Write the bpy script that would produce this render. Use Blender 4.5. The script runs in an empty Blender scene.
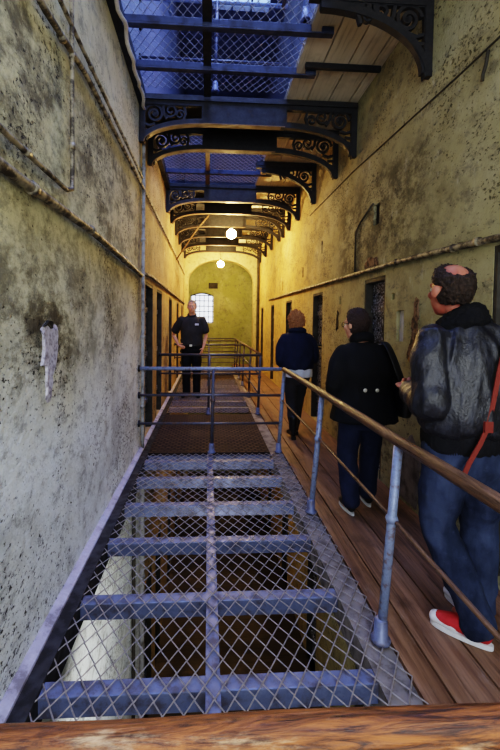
import bpy, bmesh, math, random
from mathutils import Vector, Matrix, noise, Euler
random.seed(7)
C = bpy.context.scene.collection
PI = math.pi

# ------------------------------------------------------------------ mesh helpers
class MB:
    def __init__(s): s.v = []; s.f = []
    def add(s, vs, fs):
        n = len(s.v); s.v += [tuple(v) for v in vs]; s.f += [tuple(i + n for i in f) for f in fs]; return s
    def box(s, x0, x1, y0, y1, z0, z1):
        vs = [(x0,y0,z0),(x1,y0,z0),(x1,y1,z0),(x0,y1,z0),(x0,y0,z1),(x1,y0,z1),(x1,y1,z1),(x0,y1,z1)]
        return s.add(vs, [(3,2,1,0),(4,5,6,7),(0,1,5,4),(1,2,6,5),(2,3,7,6),(3,0,4,7)])
    def tube(s, pts, rad, n=8, closed=False, cap=True):
        pts = [Vector(p) for p in pts]; m = len(pts)
        rads = rad if isinstance(rad, (list, tuple)) else [rad] * m
        vs = []; up = None
        for i, p in enumerate(pts):
            if closed: t = pts[(i+1) % m] - pts[i-1]
            else: t = pts[min(i+1, m-1)] - pts[max(i-1, 0)]
            t.normalize()
            if up is None:
                a = Vector((0,0,1)) if abs(t.z) < .9 else Vector((1,0,0))
                up = (a - t * a.dot(t)).normalized()
            else:
                up = up - t * up.dot(t)
                up = up.normalized() if up.length > 1e-6 else t.orthogonal().normalized()
            b = t.cross(up)
            r = rads[i]; ra, rb = r if isinstance(r, (list, tuple)) else (r, r)
            for k in range(n):
                q = 2 * PI * k / n
                vs.append(p + b * (ra * math.cos(q)) + up * (rb * math.sin(q)))
        fs = []
        for i in range(m if closed else m - 1):
            for k in range(n):
                a0 = i * n + k; a1 = i * n + (k+1) % n; j = (i+1) % m
                fs.append((a0, a1, j*n + (k+1) % n, j*n + k))
        if cap and not closed:
            fs.append(tuple(range(n-1, -1, -1))); fs.append(tuple(range((m-1)*n, m*n)))
        return s.add(vs, fs)
    def ribbon(s, pts2, w, org, ax, ay, t):
        # flat bar following a 2-D polyline, width w (scalar or list), thickness t across ax x ay
        org, ax, ay = Vector(org), Vector(ax), Vector(ay); nz = ax.cross(ay).normalized()
        m = len(pts2); ws = w if isinstance(w, (list, tuple)) else [w] * m
        vs = []
        for i, (x, y) in enumerate(pts2):
            a = pts2[max(i-1, 0)]; b = pts2[min(i+1, m-1)]
            dx, dy = b[0]-a[0], b[1]-a[1]; l = math.hypot(dx, dy) or 1
            nx, ny = -dy/l, dx/l; h = ws[i] / 2
            for sg in (1, -1):
                for sz in (-.5, .5):
                    vs.append(org + ax*(x+nx*h*sg) + ay*(y+ny*h*sg) + nz*(t*sz))
        fs = []
        for i in range(m-1):
            a = i*4; b = a+4
            fs += [(a, b, b+1, a+1), (a+2, a+3, b+3, b+2), (a, a+2, b+2, b), (a+1, b+1, b+3, a+3)]
        fs += [(0,1,3,2), (m*4-4, m*4-2, m*4-1, m*4-3)]
        return s.add(vs, fs)
    def ball(s, c, r, nu=20, nv=14, rot=None, fn=None):
        c = Vector(c); r = r if isinstance(r, (tuple, list)) else (r, r, r)
        vs = []; fs = []
        for j in range(nv+1):
            th = PI * j / nv
            for i in range(nu):
                ph = 2*PI*i/nu
                d = Vector((math.sin(th)*math.cos(ph), math.sin(th)*math.sin(ph), math.cos(th)))
                k = fn(d) if fn else 1
                v = Vector((d.x*r[0]*k, d.y*r[1]*k, d.z*r[2]*k))
                if rot: v = rot @ v
                vs.append(c + v)
        for j in range(nv):
            for i in range(nu):
                fs.append((j*nu+i, (j+1)*nu+i, (j+1)*nu+(i+1) % nu, j*nu+(i+1) % nu))
        return s.add(vs, fs)
    def lathe(s, prof, c, n=14):
        c = Vector(c); vs = []
        for r, z in prof:
            for k in range(n): vs.append(c + Vector((r*math.cos(2*PI*k/n), r*math.sin(2*PI*k/n), z)))
        fs = []
        for i in range(len(prof)-1):
            for k in range(n): fs.append((i*n+k, i*n+(k+1) % n, (i+1)*n+(k+1) % n, (i+1)*n+k))
        fs.append(tuple(range(n-1, -1, -1))); fs.append(tuple(range((len(prof)-1)*n, len(prof)*n)))
        return s.add(vs, fs)
    def mesh(s, name):
        me = bpy.data.meshes.new(name); me.from_pydata(s.v, [], s.f)
        bm = bmesh.new(); bm.from_mesh(me)
        bmesh.ops.remove_doubles(bm, verts=bm.verts, dist=1e-5)
        bmesh.ops.recalc_face_normals(bm, faces=bm.faces); bm.to_mesh(me); bm.free()
        me.update(); return me

def obj(name, mb, mat, parent=None, smooth=False):
    me = mb.mesh(name) if isinstance(mb, MB) else mb
    me.name = name
    if mat:
        me.materials.clear(); me.materials.append(mat)
    o = bpy.data.objects.new(name, me); C.objects.link(o)
    if parent: o.parent = parent
    if smooth:
        for p in me.polygons: p.use_smooth = True
    return o
def tag(o, label=None, cat=None, group=None, kind=None):
    if label: o['label'] = label
    if cat: o['category'] = cat
    if group: o['group'] = group
    if kind: o['kind'] = kind
    return o
def thing(name, label, cat, loc=(0,0,0), group=None, rz=0):
    o = bpy.data.objects.new(name, None); C.objects.link(o)
    o.empty_display_size = .1; o.location = loc; o.rotation_euler = (0,0,rz)
    return tag(o, label, cat, group)
def struct(name, mb, mat, parent=None, smooth=False):
    o = obj(name, mb, mat, parent, smooth)
    if not parent: o['kind'] = 'structure'
    return o
def dup(root, loc, label, group=None):
    r = root.copy(); C.objects.link(r); r.location = loc; r['label'] = label
    if group: r['group'] = group
    for ch in list(root.children):
        c = ch.copy(); C.objects.link(c); c.parent = r
        for g in ch.children:
            d = g.copy(); C.objects.link(d); d.parent = c
    return r
def bevel(o, w=.004, seg=2):
    m = o.modifiers.new('bevel', 'BEVEL'); m.width = w; m.segments = seg; m.limit_method = 'ANGLE'; return o

# ------------------------------------------------------------------ material helpers
class NT:
    def __init__(s, name):
        s.m = bpy.data.materials.new(name); s.m.use_nodes = True
        s.t = s.m.node_tree; s.n = s.t.nodes; s.b = s.n['Principled BSDF']
        s.g = s.n.new('ShaderNodeNewGeometry'); s.pos = s.g.outputs['Position']
    def link(s, a, b): s.t.links.new(a, b)
    def objco(s):
        t = s.n.new('ShaderNodeTexCoord'); return t.outputs['Object']
    def mapv(s, scale=(1,1,1), src=None, loc=(0,0,0), rot=(0,0,0)):
        m = s.n.new('ShaderNodeMapping'); m.inputs['Scale'].default_value = scale
        m.inputs['Location'].default_value = loc; m.inputs['Rotation'].default_value = rot
        s.link(src or s.pos, m.inputs['Vector']); return m.outputs[0]
    def noise(s, scale, detail=4, rough=.55, src=None, dist=0):
        n = s.n.new('ShaderNodeTexNoise'); n.inputs['Scale'].default_value = scale
        n.inputs['Detail'].default_value = detail; n.inputs['Roughness'].default_value = rough
        n.inputs['Distortion'].default_value = dist
        s.link(src or s.pos, n.inputs['Vector']); return n.outputs['Fac']
    def voro(s, scale, src=None, feat='F1'):
        n = s.n.new('ShaderNodeTexVoronoi'); n.feature = feat; n.inputs['Scale'].default_value = scale
        s.link(src or s.pos, n.inputs['Vector']); return n.outputs['Distance']
    def ramp(s, fac, lo, hi, a=0., b=1.):
        r = s.n.new('ShaderNodeMapRange'); r.interpolation_type = 'SMOOTHSTEP'
        r.inputs['From Min'].default_value = lo; r.inputs['From Max'].default_value = hi
        r.inputs['To Min'].default_value = a; r.inputs['To Max'].default_value = b
        s.link(fac, r.inputs['Value']); return r.outputs[0]
    def mix(s, fac, a, b, mode='MIX'):
        m = s.n.new('ShaderNodeMix'); m.data_type = 'RGBA'; m.blend_type = mode
        for src, i in ((fac, 0), (a, 6), (b, 7)):
            if isinstance(src, (int, float)): m.inputs[i].default_value = src
            elif isinstance(src, tuple): m.inputs[i].default_value = (*src, 1)
            else: s.link(src, m.inputs[i])
        return m.outputs[2]
    def math(s, op, a, b=0.):
        m = s.n.new('ShaderNodeMath'); m.operation = op
        for src, i in ((a, 0), (b, 1)):
            if isinstance(src, (int, float)): m.inputs[i].default_value = src
            else: s.link(src, m.inputs[i])
        return m.outputs[0]
    def xyz(s, src=None):
        n = s.n.new('ShaderNodeSeparateXYZ'); s.link(src or s.pos, n.inputs[0]); return n.outputs
    def bump(s, h, strength=.5, dist=.01):
        b = s.n.new('ShaderNodeBump'); b.inputs['Strength'].default_value = strength
        b.inputs['Distance'].default_value = dist; s.link(h, b.inputs['Height'])
        s.link(b.outputs[0], s.b.inputs['Normal'])
    def out(s, col, rough=.7, metal=0., spec=None):
        for src, nm in ((col, 'Base Color'), (rough, 'Roughness'), (metal, 'Metallic')):
            if isinstance(src, tuple): s.b.inputs[nm].default_value = (*src, 1)
            elif isinstance(src, (int, float)): s.b.inputs[nm].default_value = src
            else: s.link(src, s.b.inputs[nm])
        if spec is not None: s.b.inputs['Specular IOR Level'].default_value = spec
        return s.m

def wall_mat(name, low, high, zlo, zhi, pit=.5, stain=.6, warm=None, soot=None):
    t = NT(name)
    X, Y, Z = t.xyz()
    zz = t.math('ADD', Z, t.math('MULTIPLY', t.math('SUBTRACT', t.noise(.8, 3), .5), 1.6))
    col = t.mix(t.ramp(zz, zlo, zhi), low, high)
    if warm:  # warm bulb light put into the wall colour further down the gallery
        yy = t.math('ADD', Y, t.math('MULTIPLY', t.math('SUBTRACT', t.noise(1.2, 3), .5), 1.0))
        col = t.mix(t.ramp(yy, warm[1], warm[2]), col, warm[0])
    # broad patchiness
    p1 = t.noise(1.6, 6, .6, dist=.4)
    col = t.mix(t.ramp(p1, .42, .72, 0, .55), col, t.mix(.5, col, (.62,.60,.44)))
    p2 = t.noise(2.3, 9, .72, src=t.mapv((1,.7,.75)))
    col = t.mix(t.ramp(p2, .46, .7, 0, stain), col, t.mix(.78, col, (.09,.075,.045)))
    # vertical runs
    st = t.noise(9, 6, .65, src=t.mapv((1,.6,.16)))
    col = t.mix(t.ramp(st, .55, .8, 0, .4*stain), col, t.mix(.7, col, (.11,.095,.06)))
    mo = t.noise(9, 10, .82, src=t.mapv((1,.6,.9), loc=(2,8,4)))
    col = t.mix(t.ramp(mo, .495, .62, 0, .72), col, t.mix(.75, col, (.10,.095,.085)))
    # bright scuffs
    sc = t.noise(7, 8, .7, src=t.mapv((1,1,.6), loc=(3,1,7)))
    col = t.mix(t.ramp(sc, .58, .72, 0, .5), col, t.mix(.6, col, (.75,.76,.68)))
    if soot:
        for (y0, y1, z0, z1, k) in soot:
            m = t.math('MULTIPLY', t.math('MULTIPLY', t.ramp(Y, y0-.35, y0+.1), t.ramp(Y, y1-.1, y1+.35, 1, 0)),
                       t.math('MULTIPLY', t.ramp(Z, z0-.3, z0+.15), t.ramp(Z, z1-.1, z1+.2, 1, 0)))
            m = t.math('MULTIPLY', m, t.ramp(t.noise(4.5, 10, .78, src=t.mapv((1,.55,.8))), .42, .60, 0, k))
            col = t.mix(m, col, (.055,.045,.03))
    # pits
    mod = t.ramp(t.noise(1.7, 5), .36, .64, .0, .11)
    pn = t.math('ADD', t.noise(52, 4, .65, src=t.mapv((1,.6,.9))), mod)
    pits = t.ramp(pn, .655, .72, 0, pit)
    col = t.mix(pits, col, (.03,.026,.022))
    pn2 = t.math('ADD', t.noise(19, 7, .78, src=t.mapv((1,.6,1), loc=(9,2,1))), mod)
    pits2 = t.ramp(pn2, .68, .76, 0, pit)
    col = t.mix(pits2, col, (.04,.034,.026))
    col = t.mix(t.ramp(Z, 3.98, 4.06), col, t.mix(.8, col, (.16,.18,.30)))  # blue light of the skylight mixed into the wall colour above
    h = t.math('SUBTRACT', t.math('ADD', t.noise(3, 8, .65), t.math('MULTIPLY', t.noise(40, 4), .25)), t.math('MULTIPLY', t.math('ADD', pits, pits2), .5))
    t.bump(h, .55, .03)
    return t.out(col, .86, 0, .25)

def paint_metal(name, col, rust=(.16,.07,.03), amt=.5, rough=.45, scale=14, metal=.3, edge=.6):
    t = NT(name)
    n1 = t.noise(scale, 8, .7); n2 = t.noise(scale*4, 4, .6)
    c = t.mix(t.ramp(n2, .35, .7, 0, .35), col, tuple(min(1, v*1.7+.03) for v in col))
    c = t.mix(t.ramp(n1, edge-.08, edge+.1, 0, amt), c, rust)
    t.bump(t.math('ADD', n1, t.math('MULTIPLY', n2, .4)), .35, .004)
    return t.out(c, t.ramp(n1, .3, .7, rough-.1, rough+.25), metal)

def plain(name, col, rough=.6, metal=0., bump=0, bscale=60, vary=.25):
    t = NT(name)
    n = t.noise(bscale, 4)
    c = t.mix(t.ramp(n, .35, .7, 0, vary), col, tuple(v*.4 for v in col))
    if bump: t.bump(n, bump, .004)
    return t.out(c, rough, metal)

def wood(name, a, b, dark, axis='Y', scale=1., rough=.6, scuff=.3, scol=(.5,.38,.25)):
    t = NT(name)
    sc = {'Y': (14, .7, 14), 'X': (.9, 16, 16)}[axis]
    sc = tuple(v*scale for v in sc)
    src = t.mapv(sc)
    g = t.noise(1.6, 8, .65, src=src, dist=.6) if axis == 'Y' else t.noise(2.2, 9, .75, src=t.mapv((3.2, 30, 30)), dist=1.2)
    g2 = t.noise(6, 4, .6, src=src)
    c = t.mix(t.ramp(g, .35, .65), a, b)
    c = t.mix(t.ramp(g2, .5, .75, 0, .75), c, dark)
    s = t.noise(5, 8, .7, src=t.mapv((3*scale, 1, 1) if axis == 'Y' else (1, 3*scale, 3*scale)))
    c = t.mix(t.ramp(s, .55, .72, 0, scuff), c, scol)
    c = t.mix(t.ramp(t.noise(2.4, 6, .6), .5, .72, 0, .6), c, dark)
    t.bump(t.math('ADD', g, g2), .5, .006)
    return t.out(c, t.ramp(g, .3, .7, rough-.15, rough+.15), 0, .4)

M = {}
M['wall_l'] = wall_mat('left limewash', (.84,.90,.92), (.66,.61,.36), .7, 1.95, pit=.95, stain=.55,
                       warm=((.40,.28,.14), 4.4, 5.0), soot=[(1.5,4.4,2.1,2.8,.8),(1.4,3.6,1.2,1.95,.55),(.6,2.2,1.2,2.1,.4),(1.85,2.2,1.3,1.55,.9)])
M['wall_r'] = wall_mat('right limewash', (.36,.33,.185), (.40,.365,.205), .4, 1.6, pit=.75, stain=.6,
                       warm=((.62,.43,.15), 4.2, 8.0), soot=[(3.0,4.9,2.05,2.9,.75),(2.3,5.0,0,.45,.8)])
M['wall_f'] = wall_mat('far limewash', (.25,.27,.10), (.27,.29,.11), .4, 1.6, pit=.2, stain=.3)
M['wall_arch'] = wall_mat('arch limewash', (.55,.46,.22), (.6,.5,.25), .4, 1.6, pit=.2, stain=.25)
M['steel'] = paint_metal('steel with skylight blue mixed in', (.135,.16,.285), (.075,.06,.065), .8, .42, 12, .25, .53)  # blue cast of the skylight put into the steel's base colour
M['dsteel'] = paint_metal('overhead steel darkened for shade', (.035,.045,.095), (.02,.018,.02), .7, .5, 10, .2, .55)  # darker copy of the steel, underside shade put into its colour
M['post'] = paint_metal('post paint with skylight blue', (.20,.25,.40), (.14,.075,.05), .8, .4, 30, .25, .57)  # posts also carry the skylight's blue in their colour
M['wire'] = plain('galvanised wire', (.46,.42,.43), .4, .55, vary=.5)
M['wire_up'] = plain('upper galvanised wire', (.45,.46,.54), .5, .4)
M['iron'] = paint_metal('black cast iron paint', (.010,.010,.014), (.04,.025,.016), .5, .6, 12, .0, .6)
M['rim'] = paint_metal('brown-lit flange', (.16,.10,.055), (.05,.03,.02), .5, .5, 12, .1, .6)  # warm light on the iron edges put in as a brown colour
M['rail'] = wood('worn brown handrail', (.085,.047,.028), (.17,.095,.055), (.02,.012,.01), 'Y', 3, .4, .3, (.45,.33,.22))
M['railx'] = wood('scuffed varnished rail', (.030,.011,.006), (.34,.115,.03), (.008,.004,.003), 'X', 1.6, .42, .85, (.62,.42,.24))
M['dark_rail'] = paint_metal('dark painted rail', (.07,.075,.11), (.14,.08,.05), .7, .4, 16, .4, .55)
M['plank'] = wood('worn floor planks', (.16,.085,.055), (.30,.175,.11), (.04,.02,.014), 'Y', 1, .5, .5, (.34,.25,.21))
M['soffit'] = wood('pale soffit boards', (.62,.54,.40), (.70,.62,.48), (.35,.29,.2), 'Y', .5, .7, .2, (.6,.55,.45))
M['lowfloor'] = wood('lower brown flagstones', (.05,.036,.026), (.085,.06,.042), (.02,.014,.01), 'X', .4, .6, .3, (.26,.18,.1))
M['kerb'] = paint_metal('worn stone kerb', (.20,.175,.17), (.075,.06,.055), .8, .8, 9, 0, .52)
M['ledge'] = paint_metal('lilac grey ledge', (.36,.34,.44), (.13,.11,.12), .8, .75, 9, 0, .56)
M['dledge'] = paint_metal('grimy side beam', (.026,.025,.030), (.012,.01,.011), .8, .85, 12, .1, .5)
M['pipe'] = paint_metal('grubby painted pipe', (.30,.26,.18), (.035,.026,.02), .95, .5, 16, 0, .48)
M['pipe_l'] = paint_metal('blue grey pipe paint', (.33,.33,.33), (.09,.07,.055), .8, .55, 12, 0, .55)
M['door'] = paint_metal('black flecked door paint', (.012,.013,.022), (.68,.74,.88), 1., .4, 42, .1, .545)  # pale flecks scattered over the near-black door colour
M['doorstud'] = plain('door studs', (.05,.05,.06), .35, .6)
M['jamb'] = paint_metal('dark jamb', (.045,.04,.03), (.03,.025,.02), .7, .7, 8, 0, .52)
M['cable'] = plain('off white cable', (.62,.57,.50), .6)
M['dirt'] = plain('dark cavity', (.02,.016,.012), .9)
M['brick'] = paint_metal('bare masonry', (.22,.13,.075), (.04,.028,.02), .9, .9, 26, 0, .5)
M['lilacpatch'] = paint_metal('bare lilac plaster', (.52,.50,.57), (.17,.14,.16), .85, .8, 34, 0, .52)
M['cream'] = plain('pale niche plaster', (.75,.71,.68), .8, vary=.5, bscale=14)
def grating():
    t = NT('tread plate'); X, Y, Z = t.xyz()
    b = t.n.new('ShaderNodeTexBrick'); b.inputs['Scale'].default_value = 1
    b.inputs['Brick Width'].default_value = .075; b.inputs['Row Height'].default_value = .06; b.inputs['Mortar Size'].default_value = .012
    b.inputs['Color1'].default_value = (.058,.040,.034,1); b.inputs['Color2'].default_value = (.088,.060,.050,1); b.inputs['Mortar'].default_value = (.02,.015,.018,1)
    t.link(t.pos, b.inputs['Vector'])
    c = t.mix(t.ramp(t.noise(3, 5), .45, .68, 0, .7), b.outputs['Color'], (.05,.035,.03))
    t.bump(b.outputs['Fac'], -.6, .006)
    return t.out(c, .8, 0, .12)
M['tread'] = grating()
def emit(name, col, s):
    m = bpy.data.materials.new(name); m.use_nodes = True
    b = m.node_tree.nodes['Principled BSDF']; b.inputs['Base Color'].default_value = (*col, 1)
    b.inputs['Emission Color'].default_value = (*col, 1); b.inputs['Emission Strength'].default_value = s
    return m
M['bulb'] = emit('lit bulb', (1, .66, .25), 420)
def glass(name, tint, rough=.1, a=.5):
    m = bpy.data.materials.new(name); m.use_nodes = True; n = m.node_tree.nodes; l = m.node_tree.links
    tr = n.new('ShaderNodeBsdfTransparent'); tr.inputs[0].default_value = (*tint, 1)
    gl = n.new('ShaderNodeBsdfGlossy'); gl.inputs['Roughness'].default_value = rough
    mx = n.new('ShaderNodeMixShader'); mx.inputs[0].default_value = .08
    l.new(tr.outputs[0], mx.inputs[1]); l.new(gl.outputs[0], mx.inputs[2]); l.new(mx.outputs[0], n['Material Output'].inputs[0]); return m
M['glass'] = glass('window glass', (.95,.97,1))

# ------------------------------------------------------------------ dimensions (metres; +Y runs down the gallery)
XL, XR, XM, XK, XW = -.77, 1.65, .83, .725, .865          # left wall, right wall, mesh edge, plank edge
YB, YF = -2.4, 13.0                            # back and arch wall
ZC = 3.95                                      # soffit of the gallery above
ZLOW, ZTOP = -3.9, 8.6

def side_wall(name, x, out, y0, y1, z0, z1, ops, mat, dep=.16):
    mb = MB()
    ys = sorted({y0, y1, *[o[0] for o in ops], *[o[1] for o in ops]}); zs = sorted({z0, z1, *[o[2] for o in ops], *[o[3] for o in ops]})
    for a, b in zip(ys, ys[1:]):
        for c, d in zip(zs, zs[1:]):
            if any(o[0] <= (a+b)/2 <= o[1] and o[2] <= (c+d)/2 <= o[3] for o in ops): continue
            mb.add([(x,a,c),(x,b,c),(x,b,d),(x,a,d)], [(0,1,2,3)])
    X2 = x + out*dep
    for o in ops:
        a, b, c, d = o[:4]
        mb.add([(x,a,c),(X2,a,c),(X2,a,d),(x,a,d)], [(0,1,2,3)]); mb.add([(x,b,c),(X2,b,c),(X2,b,d),(x,b,d)], [(0,1,2,3)])
        mb.add([(x,a,d),(x,b,d),(X2,b,d),(X2,a,d)], [(0,1,2,3)]); mb.add([(x,a,c),(x,b,c),(X2,b,c),(X2,a,c)], [(0,1,2,3)])
        mb.add([(X2,a,c),(X2,b,c),(X2,b,d),(X2,a,d)], [(0,1,2,3)])
    XX = x + out*.3
    mb.add([(XX,y0,z0),(XX,y1,z0),(XX,y1,z1),(XX,y0,z1)], [(0,1,2,3)])
    return struct(name, mb, mat)

DL = [(4.97,5.66),(6.08,6.75),(7.95,8.6),(9.9,10.55),(11.6,12.2)]
DR = [(1.70,2.24),(3.66,4.16),(5.70,6.25),(7.83,8.44),(9.95,10.45),(11.9,12.4)]
opsL = [(a,b,0,1.97) for a,b in DL] + [(a,b,ZLOW,ZLOW+1.97) for a,b in DL]
opsR = [(a,b,0,1.94) for a,b in DR] + [(a,b,ZLOW,ZLOW+1.94) for a,b in DR]
SL = (3.29,3.42,1.33,1.60)
HOLES = [(3.83,3.97,2.46,2.66),(4.9,4.97,1.72,1.82),(5.75,5.83,2.5,2.68),(6.9,7.0,2.28,2.46),(3.47,3.53,1.70,1.76),(8.8,8.9,2.2,2.4),(7.3,7.4,1.62,1.75)]
opsR2 = opsR + [SL] + HOLES
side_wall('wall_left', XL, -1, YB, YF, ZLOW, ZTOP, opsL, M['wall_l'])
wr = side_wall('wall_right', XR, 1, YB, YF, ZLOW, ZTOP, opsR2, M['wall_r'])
# pale back of slot niche, dark backs of the vent holes
obj('niche_back', MB().box(XR+.03, XR+.155, SL[0]+.005, SL[1]-.002, SL[2]+.002, SL[3]-.002), M['cream'], wr)
for h in HOLES:
    obj('vent_cavity', MB().box(XR+.03, XR+.15, h[0]+.002, h[1]-.002, h[2]+.002, h[3]-.002), M['dirt'], wr)

# doors ------------------------------------------------------------
dn = [0]
def door(x, out, a, b, z0, h):
    dn[0] += 1
    X0, X1 = sorted((x+out*.085, x+out*.135))
    d = struct('door_%d' % dn[0], MB().box(X0, X1, a+.03, b-.03, z0+.015, z0+h-.04), M['door'])
    fx = x + out*.085; fo = -out
    A, B = sorted((fx, fx+fo*.022))
    for zz in (.35, 1.0, 1.6): obj('strap', MB().box(A, B, a+.035, b-.035, z0+zz, z0+zz+.07), M['door'], d)
    st = MB()
    for zz in [.12*k+.1 for k in range(15)]:
        for k in range(4): st.ball((fx+fo*.008, a+.08+(b-a-.16)*k/3, z0+zz), (.012,.014,.014), 6, 4)
    obj('studs', st, M['doorstud'], d)
    obj('bolt', MB().tube([(fx+fo*.045, a+.08, z0+1.12), (fx+fo*.045, a+.34, z0+1.12)], .012).box(*sorted((fx, fx+fo*.05)), a+.1, a+.13, z0+1.09, z0+1.15).box(*sorted((fx, fx+fo*.05)), a+.27, a+.3, z0+1.09, z0+1.15), M['iron'], d)
    jb = MB(); q = sorted((x+out*.003, x+out*.14))
    jb.box(*q, a+.001, a+.03, z0, z0+h-.002).box(*q, b-.03, b-.001, z0, z0+h-.002).box(*q, a+.03, b-.03, z0+h-.04, z0+h-.002)
    obj('door_frame', jb, M['jamb'], d)
for a, b in DL: door(XL, -1, a, b, 0, 1.97)
for a, b in DR: door(XR, 1, a, b, 0, 1.94)
for a, b in DL[:4]: door(XL, -1, a, b, ZLOW, 1.97)
for a, b in DR[1:5]: door(XR, 1, a, b, ZLOW, 1.94)

# end walls ---------------------------------------------------------
struct('wall_back', MB().box(XL-.3, XR+.3, YB-.1, YB, ZLOW, ZTOP), M['wall_r'])
def arch_wall():
    mb = MB(); xa, xb, zs, rise = XL+.12, XR-.18, 2.78, .72
    n = 24; cx = (xa+xb)/2; hw = (xb-xa)/2
    arc = [(cx - hw*math.cos(PI*k/n), zs + rise*math.sin(PI*k/n)) for k in range(n+1)]
    for y in (YF, YF+.35):
        mb.add([(XL-.3,y,ZLOW),(xa,y,ZLOW),(xa,y,zs),(XL-.3,y,zs)], [(0,1,2,3)])
        mb.add([(xb,y,ZLOW),(XR+.3,y,ZLOW),(XR+.3,y,zs),(xb,y,zs)], [(0,1,2,3)])
        mb.add([(XL-.3,y,zs),(xa,y,zs),(xa,y,ZTOP),(XL-.3,y,ZTOP)], [(0,1,2,3)]); mb.add([(xb,y,zs),(XR+.3,y,zs),(XR+.3,y,ZTOP),(xb,y,ZTOP)], [(0,1,2,3)])
        for p, q in zip(arc, arc[1:]): mb.add([(p[0],y,p[1]),(q[0],y,q[1]),(q[0],y,ZTOP),(p[0],y,ZTOP)], [(0,1,2,3)])
    pr = [(xa,ZLOW),*arc,(xb,ZLOW)]
    for p, q in zip(pr, pr[1:]): mb.add([(p[0],YF,p[1]),(q[0],YF,q[1]),(q[0],YF+.35,q[1]),(p[0],YF+.35,p[1])], [(0,1,2,3)])
    return mb
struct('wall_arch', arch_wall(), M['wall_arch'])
YE = 14.2
WX0, WX1, WZ0, WZ1, WR = -.62, .18, 1.45, 2.42, .1
def far_wall():
    mb = MB(); y = YE; n = 10
    top = [(WX0+(WX1-WX0)*k/n, WZ1+WR*math.sin(PI*k/n)) for k in range(n+1)]
    mb.add([(XL-.3,y,ZLOW),(WX0,y,ZLOW),(WX0,y,ZTOP),(XL-.3,y,ZTOP)], [(0,1,2,3)]); mb.add([(WX1,y,ZLOW),(XR+.3,y,ZLOW),(XR+.3,y,ZTOP),(WX1,y,ZTOP)], [(0,1,2,3)])
    mb.add([(WX0,y,ZLOW),(WX1,y,ZLOW),(WX1,y,WZ0),(WX0,y,WZ0)], [(0,1,2,3)])
    for p, q in zip(top, top[1:]): mb.add([(p[0],y,p[1]),(q[0],y,q[1]),(q[0],y,ZTOP),(p[0],y,ZTOP)], [(0,1,2,3)])
    pr = [(WX0,WZ0),*top,(WX1,WZ0),(WX0,WZ0)]
    for p, q in zip(pr, pr[1:]): mb.add([(p[0],y,p[1]),(q[0],y,q[1]),(q[0],y+.25,q[1]),(p[0],y+.25,p[1])], [(0,1,2,3)])
    for sx in (XL-.02, XR+.02): mb.add([(sx,YF+.3,ZLOW),(sx,y,ZLOW),(sx,y,ZTOP),(sx,YF+.3,ZTOP)], [(0,1,2,3)])
    return mb
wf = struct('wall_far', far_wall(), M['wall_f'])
g = MB(); top = [(WX0+(WX1-WX0)*k/10, WZ1+WR*math.sin(PI*k/10)) for k in range(11)]
g.add([(WX0,YE+.14,WZ0),(WX1,YE+.14,WZ0)] + [(x,YE+.14,z) for x, z in reversed(top)], [tuple(range(13))])
wn = struct('window_1', g, M['glass'])
fr = MB()
for k in range(6): x = WX0+.02+(WX1-WX0-.04)*k/5; fr.box(x-.012, x+.012, YE+.1, YE+.125, WZ0, WZ1+.02)
for k in range(6): z = WZ0+.02+(WZ1-WZ0-.02)*k/5; fr.box(WX0, WX1, YE+.095, YE+.13, z-.012, z+.012)
fr.tube([(x, YE+.1, z-.02) for x, z in top], .022, 6)
obj('window_bars', fr, M['iron'], wn)
vt = thing('air_vent', 'small dark square air grille above the barred window', 'vent', (.17, YE-.03, 2.66))
v = MB().box(-.16,-.135,0,.028,0,.2).box(.135,.16,0,.028,0,.2).box(-.16,.16,0,.028,0,.022).box(-.16,.16,0,.028,.178,.2)
obj('frame', v, M['iron'], vt)
v = MB()
for k in range(4): v.box(-.135,.135,.005,.022,.035+k*.037,.055+k*.037)
obj('slats', v, M['jamb'], vt); obj('backing', MB().box(-.135,.135,.023,.029,.022,.178), M['dirt'], vt)

# ------------------------------------------------------------------ floors
fl = MB(); xs = [XW, .985, 1.20, 1.42, XR]
for a, b in zip(xs, xs[1:]):
    for y0, y1 in ((YB, .9), (.9, 5.2), (5.2, 9.3), (9.3, YE)):
        fl.box(a+.005, b-.005, y0+.002, y1-.002, -.05, random.uniform(-.004, 0))
floor = struct('floor', fl, M['plank'])
struct('trim_1', bevel(obj('x', MB().box(XK, XW-.003, YB, YF, -.16, -.012), M['kerb']), .012).data, M['kerb'])
bpy.data.objects.remove(bpy.data.objects['x'])
lg = MB()
for k in range(26):
    y0 = YB+(YF-YB)*k/26; y1 = YB+(YF-YB)*(k+1)/26
    w0 = .045+.016*noise.noise((y0*1.7,0,3)); w1 = .045+.016*noise.noise((y1*1.7,0,3))
    lg.add([(XL,y0,.035),(XL+w0,y0,.02),(XL+w1,y1,.02),(XL,y1,.035),(XL,y0,-.12),(XL+w0+.01,y0,-.12),(XL+w1+.01,y1,-.12),(XL,y1,-.12)],
           [(0,1,2,3),(1,5,6,2)])
struct('trim_2', lg, M['ledge'])
struct('trim_4', MB().box(XL+.035, XL+.115, YB, YF, -.14, .008), M['dledge'])
struct('floor_lower', MB().box(XL-.1, XR+.1, YB, YE, ZLOW-.1, ZLOW), M['lowfloor'])
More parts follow.
